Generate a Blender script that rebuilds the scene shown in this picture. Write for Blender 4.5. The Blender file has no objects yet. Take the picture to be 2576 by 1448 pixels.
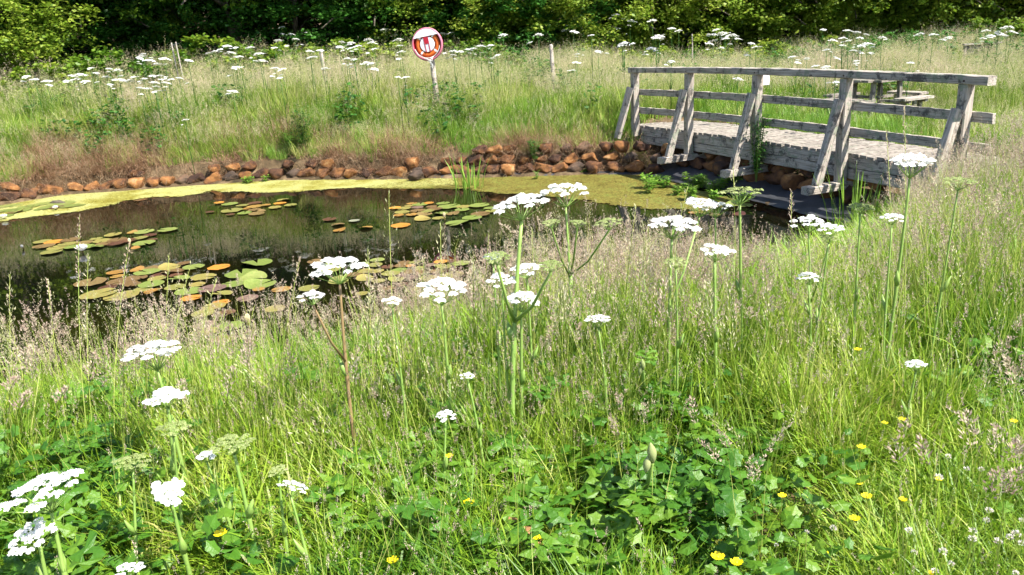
import bpy, math, random
import numpy as np
from mathutils import Vector, Matrix, noise

scene = bpy.context.scene
COL = scene.collection
rad = math.radians

# ------------------------------------------------------------------ camera
F, CX, CY = 2000.0, 1288.0, 724.0          # focal length and centre in photo units (2576 wide)
PITCH, ROLL, EYE = rad(17.6), rad(3.6), 1.65
cam_d = bpy.data.cameras.new("camera"); cam = bpy.data.objects.new("camera", cam_d); COL.objects.link(cam)
cam_d.sensor_width = 36; cam_d.lens = 36*F/2576.0; cam_d.clip_start = .05; cam_d.clip_end = 2000
fwd = Vector((0, math.cos(PITCH), -math.sin(PITCH))); up0 = Vector((0, math.sin(PITCH), math.cos(PITCH))); rt0 = Vector((1, 0, 0))
cr, sr = math.cos(ROLL), math.sin(ROLL)
rt = rt0*cr - up0*sr
upv = rt0*sr + up0*cr
cam.matrix_world = Matrix(((rt.x, upv.x, -fwd.x, 0), (rt.y, upv.y, -fwd.y, 0), (rt.z, upv.z, -fwd.z, EYE), (0, 0, 0, 1)))
scene.camera = cam

def ray(px, py):
    u = (px-CX)/F; v = -(py-CY)/F
    return fwd + rt*u + upv*v
def at(px, py, z):
    r = ray(px, py); t = (z-EYE)/r.z
    return Vector((r.x*t, r.y*t, z))
def at_dist(px, py, D):
    r = ray(px, py); t = D/r.y
    return Vector((r.x*t, r.y*t, EYE+r.z*t))
def project(x, y, z):
    P = np.stack([np.asarray(x, float), np.asarray(y, float), np.asarray(z, float)-EYE], -1)
    d = P@np.array(fwd); return CX+F*(P@np.array(rt))/d, CY-F*(P@np.array(upv))/d, d

# ------------------------------------------------------------------ light
SUN_AZ = Vector((0.80, -0.60)); SUN_EL = rad(52)
world = bpy.data.worlds.new("World"); scene.world = world; world.use_nodes = True
wn = world.node_tree.nodes; wl = world.node_tree.links
bg = wn["Background"]; sky = wn.new("ShaderNodeTexSky"); sky.sky_type = 'NISHITA'; sky.sun_disc = False
sky.sun_elevation = SUN_EL; sky.sun_rotation = math.atan2(SUN_AZ.x, SUN_AZ.y)
wl.new(sky.outputs[0], bg.inputs[0]); bg.inputs[1].default_value = 0.105
sd_ = bpy.data.lights.new("sun", 'SUN'); sd_.energy = 4.8; sd_.angle = rad(.55); sd_.color = (1, .955, .87)
sun = bpy.data.objects.new("sun", sd_); COL.objects.link(sun)
sv = Vector((SUN_AZ.x*math.cos(SUN_EL), SUN_AZ.y*math.cos(SUN_EL), math.sin(SUN_EL)))
sun.rotation_euler = sv.to_track_quat('Z', 'Y').to_euler(); sun.location = (8, -6, 20)
scene.view_settings.view_transform = 'Standard'; scene.view_settings.look = 'None'
scene.view_settings.exposure = 1.38; scene.view_settings.gamma = 1
scene.render.engine = 'CYCLES'
scene.cycles.use_adaptive_sampling = True; scene.cycles.adaptive_threshold = .04; scene.cycles.max_bounces = 4; scene.cycles.diffuse_bounces = 2; scene.cycles.transmission_bounces = 3; scene.cycles.glossy_bounces = 2

# ------------------------------------------------------------------ tags
def tag(o, label=None, cat=None, group=None, kind=None):
    if label: o['label'] = label
    if cat: o['category'] = cat
    if group: o['group'] = group
    if kind: o['kind'] = kind
    return o
def empty(name, loc, rz=0, label=None, cat=None, group=None):
    o = bpy.data.objects.new(name, None); COL.objects.link(o); o.location = loc; o.rotation_euler = (0, 0, rz)
    o.empty_display_size = .1
    return tag(o, label, cat, group)

# ------------------------------------------------------------------ materials
def mat(name, col=(.5, .5, .5), rough=.7, cols=None, scale=3., detail=6, coord='Object', stretch=(1, 1, 1), bump=0., bscale=None,
        transl=0., spec=.3, objrand=0., facerand=0., wet=0.):
    """procedural material: noise ramp over cols, optional translucency, per-object and per-island variation"""
    m = bpy.data.materials.new(name); m.use_nodes = True
    n = m.node_tree.nodes; l = m.node_tree.links; n.clear()
    out = n.new('ShaderNodeOutputMaterial'); b = n.new('ShaderNodeBsdfPrincipled')
    b.inputs['Roughness'].default_value = rough; b.inputs['Specular IOR Level'].default_value = spec
    vec = None
    if coord == 'World':
        g = n.new('ShaderNodeNewGeometry'); vec = g.outputs['Position']
    else:
        t = n.new('ShaderNodeTexCoord'); vec = t.outputs['Object']
    mp = n.new('ShaderNodeMapping'); mp.inputs['Scale'].default_value = stretch; l.new(vec, mp.inputs[0])
    if objrand and coord != 'World':
        oi = n.new('ShaderNodeObjectInfo'); ad = n.new('ShaderNodeVectorMath'); ad.operation = 'SCALE'
        cb = n.new('ShaderNodeCombineXYZ'); l.new(oi.outputs['Random'], cb.inputs[0]); l.new(oi.outputs['Random'], cb.inputs[1])
        l.new(cb.outputs[0], ad.inputs[0]); ad.inputs['Scale'].default_value = 37.
        av = n.new('ShaderNodeVectorMath'); l.new(mp.outputs[0], av.inputs[0]); l.new(ad.outputs[0], av.inputs[1]); vv = av.outputs[0]
    else: vv = mp.outputs[0]
    if cols:
        nz = n.new('ShaderNodeTexNoise'); nz.inputs['Scale'].default_value = scale; nz.inputs['Detail'].default_value = detail
        nz.inputs['Roughness'].default_value = .6; l.new(vv, nz.inputs['Vector'])
        fac = nz.outputs['Fac']
        if facerand or objrand:
            if facerand:
                g2 = n.new('ShaderNodeNewGeometry'); r_ = g2.outputs['Random Per Island']; k = facerand
            else:
                r_ = n.new('ShaderNodeObjectInfo').outputs['Random']; k = objrand
            ma = n.new('ShaderNodeMath'); ma.operation = 'MULTIPLY_ADD'; l.new(r_, ma.inputs[0]); ma.inputs[1].default_value = k
            sb = n.new('ShaderNodeMath'); sb.operation = 'SUBTRACT'; l.new(fac, sb.inputs[0]); sb.inputs[1].default_value = k/2
            l.new(sb.outputs[0], ma.inputs[2]); fac = ma.outputs[0]
        rp = n.new('ShaderNodeValToRGB'); l.new(fac, rp.inputs[0]); e = rp.color_ramp.elements
        e[0].position = cols[0][0]; e[0].color = (*cols[0][1], 1); e[1].position = cols[-1][0]; e[1].color = (*cols[-1][1], 1)
        for p, c in cols[1:-1]:
            x = e.new(p); x.color = (*c, 1)
        csock = rp.outputs[0]; l.new(csock, b.inputs['Base Color'])
    else:
        b.inputs['Base Color'].default_value = (*col, 1); csock = None
    if bump:
        nb = n.new('ShaderNodeTexNoise'); nb.inputs['Scale'].default_value = bscale or scale*4; nb.inputs['Detail'].default_value = 8
        l.new(vv, nb.inputs['Vector']); bp = n.new('ShaderNodeBump'); bp.inputs['Strength'].default_value = bump
        bp.inputs['Distance'].default_value = .02; l.new(nb.outputs['Fac'], bp.inputs['Height']); l.new(bp.outputs[0], b.inputs['Normal'])
    if transl:
        tr = n.new('ShaderNodeBsdfTranslucent'); mx = n.new('ShaderNodeMixShader'); mx.inputs[0].default_value = transl
        if csock: l.new(csock, tr.inputs[0])
        else: tr.inputs[0].default_value = (*col, 1)
        l.new(b.outputs[0], mx.inputs[1]); l.new(tr.outputs[0], mx.inputs[2]); l.new(mx.outputs[0], out.inputs[0])
    else: l.new(b.outputs[0], out.inputs[0])
    return m

# plants: the ramps are driven by patches in world space plus a difference per blade
M = {}
M['blade_far'] = mat('meadow_blade', cols=[(.3, (.09, .20, .015)), (.47, (.20, .32, .03)), (.6, (.34, .41, .08)), (.74, (.48, .45, .20))], scale=.7, coord='World', detail=2, facerand=.32, transl=.35, rough=.6)
M['head_far'] = mat('meadow_head', cols=[(.3, (.42, .45, .18)), (.45, (.56, .50, .28)), (.6, (.64, .52, .38))], scale=.4, coord='World', detail=2, facerand=.3, transl=.35, rough=.7)
M['blade_near'] = mat('near_blade', cols=[(.2, (.06, .16, .009)), (.45, (.19, .33, .018)), (.65, (.32, .44, .035)), (.85, (.46, .44, .13))], scale=1.1, coord='World', detail=2, facerand=.45, transl=.4, rough=.45, spec=.45)
M['stem_near'] = mat('near_stem', cols=[(.3, (.22, .34, .04)), (.7, (.42, .44, .12))], scale=2, coord='World', detail=2, facerand=.4, transl=.3, rough=.5)
M['head_near'] = mat('near_head', cols=[(.15, (.26, .17, .13)), (.35, (.43, .31, .24)), (.6, (.56, .45, .34)), (.9, (.56, .54, .34))], scale=1.5, coord='World', detail=2, facerand=.5, transl=.35, rough=.7)
M['head_oat'] = mat('oat_head', cols=[(.2, (.30, .32, .13)), (.5, (.50, .48, .26)), (.8, (.66, .58, .42))], scale=1.5, coord='World', detail=2, facerand=.5, transl=.35, rough=.6)
M['dry'] = mat('dry_blade', cols=[(.2, (.17, .085, .04)), (.5, (.34, .21, .12)), (.8, (.46, .36, .23))], scale=2, coord='World', detail=2, facerand=.5, transl=.2, rough=.8)
M['rush'] = mat('rush_blade', cols=[(.3, (.12, .28, .025)), (.7, (.27, .42, .06))], scale=2, coord='World', detail=2, facerand=.4, transl=.4, rough=.4, spec=.5)
M['weed'] = mat('broad_leaf', cols=[(.2, (.03, .11, .008)), (.5, (.07, .19, .012)), (.8, (.16, .28, .02))], scale=2.5, coord='World', detail=2, facerand=.4, transl=.35, rough=.45, spec=.5, bump=.3, bscale=60)
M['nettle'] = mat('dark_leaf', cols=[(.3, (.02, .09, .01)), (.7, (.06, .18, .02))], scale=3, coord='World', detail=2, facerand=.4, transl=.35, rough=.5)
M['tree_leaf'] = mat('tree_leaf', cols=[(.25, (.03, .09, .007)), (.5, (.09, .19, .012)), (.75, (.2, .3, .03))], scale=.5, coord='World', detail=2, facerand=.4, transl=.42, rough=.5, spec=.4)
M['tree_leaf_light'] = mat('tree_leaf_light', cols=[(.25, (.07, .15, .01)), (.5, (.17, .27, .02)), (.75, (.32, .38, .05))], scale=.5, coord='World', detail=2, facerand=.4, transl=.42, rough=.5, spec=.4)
M['bark'] = mat('bark', cols=[(.3, (.045, .035, .025)), (.7, (.13, .11, .08))], scale=6, stretch=(1, 1, .2), bump=.6, rough=.9)
M['umbel'] = mat('white_floret', cols=[(.3, (.80, .80, .76)), (.7, (.88, .88, .85))], scale=5, coord='World', detail=2, facerand=.4, transl=.25, rough=.7)
M['umbel_green'] = mat('green_floret', cols=[(.3, (.20, .27, .07)), (.7, (.38, .42, .18))], scale=5, coord='World', detail=2, facerand=.6, transl=.25, rough=.7)
M['hog_stem'] = mat('hogweed_stem', cols=[(.3, (.16, .28, .05)), (.7, (.26, .36, .09))], scale=4, transl=.0, rough=.45, spec=.4)
M['hog_stem_red'] = mat('reddish_stem', cols=[(.3, (.22, .11, .07)), (.7, (.28, .24, .09))], scale=1.5, rough=.5)
M['yellow'] = mat('buttercup_petal', col=(.88, .68, .01), rough=.25, spec=.6, transl=.1)
M['yellow_mid'] = mat('buttercup_centre', col=(.55, .45, .03), rough=.6)
M['clover'] = mat('clover_flower', cols=[(.3, (.60, .48, .40)), (.6, (.80, .76, .70))], scale=40, facerand=.5, rough=.8, transl=.2)
M['lily_white'] = mat('lily_petal', col=(.86, .85, .82), rough=.4, transl=.2)
M['lily_cream'] = mat('lily_bud_petal', col=(.80, .66, .42), rough=.5, transl=.2)
M['petiole'] = mat('petiole', col=(.16, .11, .04), rough=.5)

def pad_mat(name, a, b, c):
    return mat(name, cols=[(.3, a), (.5, b), (.68, c)], scale=9, objrand=.2, rough=.3, spec=.5, bump=.15, bscale=30)
PADM = {
 'g': pad_mat('pad_green', (0.116, 0.16, 0.031), (0.17, 0.214, 0.05), (0.229, 0.24, 0.071)),
 'y': pad_mat('pad_yellow_green', (0.144, 0.144, 0.035), (0.216, 0.205, 0.057), (0.271, 0.184, 0.053)),
 'b': pad_mat('pad_brown', (0.1, 0.054, 0.026), (0.165, 0.1, 0.042), (0.196, 0.147, 0.054)),
 'r': pad_mat('pad_dark_red', (0.053, 0.019, 0.015), (0.093, 0.036, 0.025), (0.141, 0.076, 0.037)),
 'p': pad_mat('pad_purple', (0.101, 0.052, 0.049), (0.161, 0.095, 0.085), (0.197, 0.143, 0.088)),
 'o': pad_mat('pad_orange_brown', (0.21, 0.107, 0.03), (0.304, 0.156, 0.036), (0.249, 0.183, 0.058)),
 'O': pad_mat('pad_orange', (0.359, 0.13, 0.026), (0.494, 0.215, 0.036), (0.467, 0.26, 0.047)),
 'w': pad_mat('pad_pale', (0.184, 0.195, 0.129), (0.258, 0.269, 0.192), (0.307, 0.307, 0.23)),
}

def wood_mat(name, dark=1., lich=.75, stain=.8, axis=(1.2, 28, 28)):
    m = bpy.data.materials.new(name); m.use_nodes = True; n = m.node_tree.nodes; l = m.node_tree.links
    b = n['Principled BSDF']; b.inputs['Roughness'].default_value = .85; b.inputs['Specular IOR Level'].default_value = .2
    t = n.new('ShaderNodeTexCoord'); oi = n.new('ShaderNodeObjectInfo')
    cb = n.new('ShaderNodeCombineXYZ'); 
    mu = n.new('ShaderNodeMath'); mu.operation = 'MULTIPLY'; mu.inputs[1].default_value = 50; l.new(oi.outputs['Random'], mu.inputs[0])
    for i in range(3): l.new(mu.outputs[0], cb.inputs[i])
    ad = n.new('ShaderNodeVectorMath'); l.new(t.outputs['Object'], ad.inputs[0]); l.new(cb.outputs[0], ad.inputs[1])
    mp = n.new('ShaderNodeMapping'); mp.inputs['Scale'].default_value = axis; l.new(ad.outputs[0], mp.inputs[0])
    gr = n.new('ShaderNodeTexNoise'); gr.inputs['Scale'].default_value = 2.2; gr.inputs['Detail'].default_value = 8; l.new(mp.outputs[0], gr.inputs['Vector'])
    r1 = n.new('ShaderNodeValToRGB'); l.new(gr.outputs['Fac'], r1.inputs[0])
    e = r1.color_ramp.elements; e[0].position = .3; e[0].color = (.17*dark, .14*dark, .115*dark, 1); e[1].position = .68; e[1].color = (.64*dark, .56*dark, .48*dark, 1)
    x = e.new(.45); x.color = (.45*dark, .39*dark, .33*dark, 1)
    # lichen patches
    ln = n.new('ShaderNodeTexNoise'); ln.inputs['Scale'].default_value = 9; ln.inputs['Detail'].default_value = 7; ln.inputs['Roughness'].default_value = .65; l.new(ad.outputs[0], ln.inputs['Vector'])
    r2 = n.new('ShaderNodeValToRGB'); l.new(ln.outputs['Fac'], r2.inputs[0]); e = r2.color_ramp.elements; e[0].position = .53; e[0].color = (0, 0, 0, 1); e[1].position = .60; e[1].color = (lich, lich, lich, 1)
    mx = n.new('ShaderNodeMix'); mx.data_type = 'RGBA'; l.new(r2.outputs[0], mx.inputs['Factor']); l.new(r1.outputs[0], mx.inputs['A']); mx.inputs['B'].default_value = (.21, .24, .17, 1)
    # black algae stains
    dn = n.new('ShaderNodeTexNoise'); dn.inputs['Scale'].default_value = 6; dn.inputs['Detail'].default_value = 9; dn.inputs['Roughness'].default_value = .75
    a2 = n.new('ShaderNodeVectorMath'); l.new(ad.outputs[0], a2.inputs[0]); a2.inputs[1].default_value = (13, 7, 3); l.new(a2.outputs[0], dn.inputs['Vector'])
    r3 = n.new('ShaderNodeValToRGB'); l.new(dn.outputs['Fac'], r3.inputs[0]); e = r3.color_ramp.elements; e[0].position = .535; e[0].color = (0, 0, 0, 1); e[1].position = .60; e[1].color = (stain, stain, stain, 1)
    m2 = n.new('ShaderNodeMix'); m2.data_type = 'RGBA'; l.new(r3.outputs[0], m2.inputs['Factor']); l.new(mx.outputs['Result'], m2.inputs['A']); m2.inputs['B'].default_value = (.055, .05, .045, 1)
    l.new(m2.outputs['Result'], b.inputs['Base Color'])
    bp = n.new('ShaderNodeBump'); bp.inputs['Strength'].default_value = .5; bp.inputs['Distance'].default_value = .01; l.new(gr.outputs['Fac'], bp.inputs['Height']); l.new(bp.outputs[0], b.inputs['Normal'])
    return m
M['wood'] = wood_mat('weathered_oak', .74)
M['wood_deck'] = wood_mat('deck_wood', .5, .3, .5, (7, 7, 20))
M['wood_table'] = wood_mat('table_wood', .45)
M['stone'] = mat('rusty_stone', cols=[(.30, (.035, .018, .012)), (.43, (.085, .038, .018)), (.55, (.16, .07, .025)), (.67, (.25, .11, .035)), (.76, (.36, .21, .09)), (.84, (.16, .10, .07))], scale=6, objrand=.34, detail=10, rough=.9, bump=.9, bscale=9)
M['stone_dark'] = mat('dark_stone', cols=[(.3, (.03, .022, .018)), (.5, (.075, .05, .035)), (.72, (.2, .11, .06))], scale=3, objrand=.2, detail=10, rough=.9, bump=.9, bscale=9)
M['liner'] = mat('rubber_liner', cols=[(.35, (.03, .032, .037)), (.6, (.06, .062, .07)), (.8, (.13, .13, .125))], scale=3, rough=.38, spec=.5, bump=.25, bscale=5)
M['red_plastic'] = mat('red_plastic', col=(.42, .012, .03), rough=.35, spec=.5)
M['white_plastic'] = mat('white_plastic', col=(.86, .80, .83), rough=.4, spec=.5)
M['orange_ring'] = mat('orange_ring', col=(.62, .13, .02), rough=.5)
M['pink_plastic'] = mat('faded_pink_plastic', col=(.50, .16, .22), rough=.4, spec=.5)
M['white_tape'] = mat('white_tape', col=(.85, .83, .8), rough=.6)
M['rope'] = mat('rope', col=(.75, .74, .68), rough=.9)
M['dead_leaf'] = mat('dead_leaf', cols=[(.3, (.22, .10, .04)), (.7, (.45, .27, .12))], scale=30, rough=.8, transl=.2)
M['algae'] = mat('duckweed', cols=[(.3, (.20, .17, .02)), (.43, (.30, .28, .06)), (.55, (.42, .41, .15)), (.75, (.28, .30, .07))], scale=1.6, detail=9, coord='World', rough=.6, facerand=.15, bump=.4, bscale=90)
M['algae_brown'] = mat('water_moss', cols=[(.3, (.10, .085, .012)), (.5, (.16, .13, .025)), (.62, (.23, .20, .04)), (.75, (.14, .17, .03))], scale=3, detail=9, coord='World', rough=.6, facerand=.5, bump=.4, bscale=90)

# ------------------------------------------------------------------ mesh helpers
class MB:
    def __init__(s): s.v = []; s.f = []; s.m = []; s.n = 0
    def add(s, v, f, mi=0):
        v = np.asarray(v, float).reshape(-1, 3); f = [tuple(int(i)+s.n for i in q) for q in f]
        s.v.append(v); s.f += f; s.m += [mi]*len(f); s.n += len(v)
    def data(s, name, mats, smooth=False):
        me = bpy.data.meshes.new(name); V = np.concatenate(s.v) if s.v else np.zeros((0, 3))
        me.from_pydata(V.tolist(), [], s.f)
        for x in mats: me.materials.append(x)
        if len(mats) > 1: me.polygons.foreach_set('material_index', s.m)
        if smooth: me.polygons.foreach_set('use_smooth', [True]*len(s.f))
        me.update(); return me
    def build(s, name, mats, parent=None, smooth=False):
        if not isinstance(mats, (list, tuple)): mats = [mats]
        o = bpy.data.objects.new(name, s.data(name, mats, smooth)); COL.objects.link(o)
        if parent: o.parent = parent
        return o
def quads_mesh(name, V, mats, mi=None, nv=4):
    """V: (n, nv, 3) separate polygons"""
    n = len(V); me = bpy.data.meshes.new(name)
    me.vertices.add(n*nv); me.vertices.foreach_set('co', V.reshape(-1).astype(np.float32))
    me.loops.add(n*nv); me.loops.foreach_set('vertex_index', np.arange(n*nv, dtype=np.int32))
    me.polygons.add(n); me.polygons.foreach_set('loop_start', np.arange(n, dtype=np.int32)*nv)
    try: me.polygons.foreach_set('loop_total', np.full(n, nv, dtype=np.int32))
    except Exception: pass
    for x in mats: me.materials.append(x)
    if mi is not None: me.polygons.foreach_set('material_index', mi.astype(np.int32))
    me.update(calc_edges=True); me.validate(); return me
def box(mb, c, s, R=None, mi=0):
    v = np.array([[x, y, z] for x in (-.5, .5) for y in (-.5, .5) for z in (-.5, .5)])*np.array(s)
    if R is not None: v = v@np.array(R).T
    v += np.array(c)
    mb.add(v, [(0, 1, 3, 2), (4, 6, 7, 5), (0, 4, 5, 1), (2, 3, 7, 6), (0, 2, 6, 4), (1, 5, 7, 3)], mi)
def tube(mb, pts, rads, k=6, mi=0, cap=True):
    pts = [Vector(p) for p in pts]; rings = []
    ref = Vector((0.31, .95, 0.05))
    for i, p in enumerate(pts):
        t = (pts[min(i+1, len(pts)-1)]-pts[max(i-1, 0)]).normalized()
        a = t.cross(ref)
        if a.length < .1: a = t.cross(Vector((1, 0, 0)))
        a.normalize(); b = t.cross(a)
        rings += [p+(a*math.cos(q)+b*math.sin(q))*rads[i] for q in [2*math.pi*j/k for j in range(k)]]
    f = [(i*k+j, i*k+(j+1) % k, (i+1)*k+(j+1) % k, (i+1)*k+j) for i in range(len(pts)-1) for j in range(k)]
    if cap: f += [tuple(range(k))[::-1], tuple((len(pts)-1)*k+j for j in range(k))]
    mb.add([tuple(v) for v in rings], f, mi)
def beam_data(name, L, w, h, mt, seed=0, wob=.004, nx=None):
    """worn timber: long axis x, chamfered edges that wander a little"""
    rnd = random.Random(seed); nx = nx or max(3, int(L/.06)); ch = min(w, h)*.09
    prof = [(-w/2+ch, -h/2), (w/2-ch, -h/2), (w/2, -h/2+ch), (w/2, h/2-ch), (w/2-ch, h/2), (-w/2+ch, h/2), (-w/2, h/2-ch), (-w/2, -h/2+ch)]
    v = []; 
    for i in range(nx+1):
        x = -L/2+L*i/nx
        bow = math.sin(i/nx*math.pi)*wob
        for j, (a, b) in enumerate(prof):
            q = noise.noise(Vector((x*5+seed*3.1, j*2.3, seed)))*wob + noise.noise(Vector((x*22+seed*7, j*5.1, 3)))*wob*.6
            sc = 1+q/min(w, h)*1.3
            v.append((x + (rnd.uniform(-.004, .004) if i in (0, nx) else 0), a*sc, b*sc+bow))
    f = [(i*8+j, i*8+(j+1) % 8, (i+1)*8+(j+1) % 8, (i+1)*8+j) for i in range(nx) for j in range(8)]
    f += [tuple(range(8))[::-1], tuple(nx*8+j for j in range(8))]
    mb = MB(); mb.add(v, f); return mb.data(name, [mt])
def beam(name, A, B, w, h, mt, parent, seed=0, side=None, wob=.004):
    """timber from A to B; h along the direction nearest to up (or to `side`)"""
    A = Vector(A); B = Vector(B); x = (B-A); L = x.length; x.normalize()
    u = Vector(side) if side else Vector((0, 0, 1)); y = u.cross(x).normalized(); z = x.cross(y)
    o = bpy.data.objects.new(name, beam_data(name, L, w, h, mt, seed, wob)); COL.objects.link(o); o.parent = parent
    m = Matrix((x, y, z)).transposed().to_4x4(); m.translation = (A+B)/2
    o.matrix_local = m; return o

def sstep(a, b, x): 
    t = np.clip((np.asarray(x, float)-a)/(b-a), 0, 1); return t*t*(3-2*t)

# ------------------------------------------------------------------ pond outline and terrain
WZ = -0.85
far_px = [(-500, 640), (-250, 575), (0, 518), (160, 492), (440, 472), (700, 455), (1000, 453), (1300, 446), (1500, 441), (1620, 443), (1700, 458), (1800, 480), (1900, 505), (2018, 536), (2120, 562), (2225, 592)]
near_px = [(2235, 625), (2150, 665), (2000, 715), (1800, 790), (1600, 850), (1400, 905), (1100, 965), (850, 1015), (600, 1060), (300, 1090), (0, 1130), (-300, 1180), (-700, 1230)]
far_w = [at(x, y, WZ) for x, y in far_px]; near_w = [at(x, y, WZ) for x, y in near_px]
left_w = [Vector((-10, 5.5, WZ)), Vector((-12, 9, WZ)), Vector((-11.5, 12, WZ))]
POLY = np.array([(p.x, p.y) for p in far_w+near_w+left_w])
BR0 = np.array([2.501, 15.081]); BTH = .382; BD = np.array([math.sin(BTH), -math.cos(BTH)]); BN = np.array([math.cos(BTH), math.sin(BTH)]); BS = 1.704
DZ = EYE-1.728
def sdist(x, y, poly=None):
    """distance to pond edge, positive outside"""
    P = POLY if poly is None else poly
    x = np.asarray(x, float); y = np.asarray(y, float); sh = x.shape; x = x.ravel(); y = y.ravel()
    d = np.full(x.shape, 1e9); ins = np.zeros(x.shape, bool); n = len(P)
    for i in range(n):
        ax, ay = P[i]; bx, by = P[(i+1) % n]; ex, ey = bx-ax, by-ay
        t = np.clip(((x-ax)*ex+(y-ay)*ey)/(ex*ex+ey*ey), 0, 1)
        d = np.minimum(d, np.hypot(x-ax-t*ex, y-ay-t*ey))
        c = ((ay > y) != (by > y)) & (x < (bx-ax)*(y-ay)/((by-ay) if by != ay else 1e-9)+ax); ins ^= c
    return np.where(ins, -d, d).reshape(sh)
def bridge_uv(x, y):
    dx = np.asarray(x)-BR0[0]; dy = np.asarray(y)-BR0[1]
    return dx*BD[0]+dy*BD[1], dx*BN[0]+dy*BN[1]      # along, across (positive = away from pond)
def terrain(x, y, sd=None):
    x = np.asarray(x, float); y = np.asarray(y, float)
    if sd is None: sd = sdist(x, y)
    base = .62*sstep(14.5, 23, y)*sstep(6, -8, x) - .22*sstep(2, 6, x)*sstep(8, 12, y) + .3*sstep(24, 32, y)*sstep(2, 8, x)
    base = base + .12*sstep(14, 18, y)*sstep(10, 0, x)
    base = base + 6*sstep(38, 90, np.hypot(x, y))
    far = sstep(10, 12, y-0*x)*(1-sstep(1.5, 4, x-(15-y)*.4))
    w = 1.9 - .0*far
    prof = np.clip(sd/w, 0, 1)
    edge = WZ+.06 + .30*far*sstep(.28, .42, sd)
    up = edge + (base-edge)*np.where(far > .5, sstep(.1, 1.35, prof), 1-(1-prof)**1.3)
    u, v = bridge_uv(x, y)
    under = sstep(-2.4, -1.9, v)*sstep(1.5, 1.05, v)*sstep(.0, .5, u)*sstep(6.6, 5.7, u)
    up = up*(1-under) + np.minimum(up, np.minimum(-.72, WZ+.0+sd*.22))*under
    ins = WZ - .15 - np.clip(-sd, 0, 1.2)*.55
    z = np.where(sd > 0, up, np.where(sd > -.12, WZ+.06-(.21)*(-sd/.12), ins))
    return z
def tz(x, y): return float(terrain(np.array([x]), np.array([y]))[0])

def grid_mesh(name, xs, ys, mt):
    X, Y = np.meshgrid(xs, ys); Z = terrain(X, Y)
    Z = Z + np.random.RandomState(1).uniform(-.012, .012, Z.shape)*(np.hypot(X, Y) < 40)
    V = np.stack([X, Y, Z], -1).reshape(-1, 3); nx, ny = len(xs), len(ys)
    i = np.arange(nx-1)[None]+np.arange(ny-1)[:, None]*nx; Fq = np.stack([i, i+1, i+nx+1, i+nx], -1).reshape(-1, 4)
    me = bpy.data.meshes.new(name); me.vertices.add(len(V)); me.vertices.foreach_set('co', V.reshape(-1).astype(np.float32))
    me.loops.add(Fq.size); me.loops.foreach_set('vertex_index', Fq.reshape(-1).astype(np.int32)); me.polygons.add(len(Fq))
    me.polygons.foreach_set('loop_start', np.arange(len(Fq), dtype=np.int32)*4)
    me.polygons.foreach_set('use_smooth', [True]*len(Fq)); me.materials.append(mt); me.update(calc_edges=True)
    o = bpy.data.objects.new(name, me); COL.objects.link(o); return o
M['soil'] = mat('soil_and_thatch', cols=[(.3, (.03, .022, .01)), (.5, (.09, .06, .03)), (.7, (.2, .14, .08))], scale=3, detail=9, coord='World', rough=.95, bump=.8, bscale=25)
inner = np.concatenate([np.arange(-20, 20, .16)]); outer = np.geomspace(1, 420, 26)
xs = np.concatenate([-20-outer[::-1]+.8, inner, 20+outer-.8])
ys = np.concatenate([-4-outer[::-1]+.8, np.arange(-4, 34, .16), 34+outer-.8])
ground = tag(grid_mesh('ground', xs, ys, M['soil']), kind='structure')

# water
wm = bpy.data.materials.new('pond_water'); wm.use_nodes = True; n = wm.node_tree.nodes; l = wm.node_tree.links; b = n['Principled BSDF']
b.inputs['Roughness'].default_value = .015; b.inputs['IOR'].default_value = 1.36
g = n.new('ShaderNodeNewGeometry'); nz = n.new('ShaderNodeTexNoise'); nz.inputs['Scale'].default_value = .9; nz.inputs['Detail'].default_value = 7; l.new(g.outputs['Position'], nz.inputs['Vector'])
rp = n.new('ShaderNodeValToRGB'); l.new(nz.outputs['Fac'], rp.inputs[0]); e = rp.color_ramp.elements
e[0].position = .42; e[0].color = (.003, .004, .002, 1); e[1].position = .78; e[1].color = (.012, .010, .002, 1); l.new(rp.outputs[0], b.inputs['Base Color'])
n2 = n.new('ShaderNodeTexNoise'); n2.inputs['Scale'].default_value = 3.5; n2.inputs['Detail'].default_value = 3; l.new(g.outputs['Position'], n2.inputs['Vector'])
bp = n.new('ShaderNodeBump'); bp.inputs['Strength'].default_value = .05; bp.inputs['Distance'].default_value = .01; l.new(n2.outputs['Fac'], bp.inputs['Height']); l.new(bp.outputs[0], b.inputs['Normal'])
mb = MB(); P2 = [(x, y, WZ) for x, y in POLY]
ctr = POLY.mean(0)
Pw = []
for x, y in POLY:      # carry the sheet a little into the bank
    d = np.array([x, y])-ctr; d = d/np.hypot(*d); Pw.append((x+d[0]*.05, y+d[1]*.05, WZ))
mb.add(Pw, [tuple(range(len(Pw)))]); water = mb.build('pond_water', wm); tag(water, kind='structure')

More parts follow.
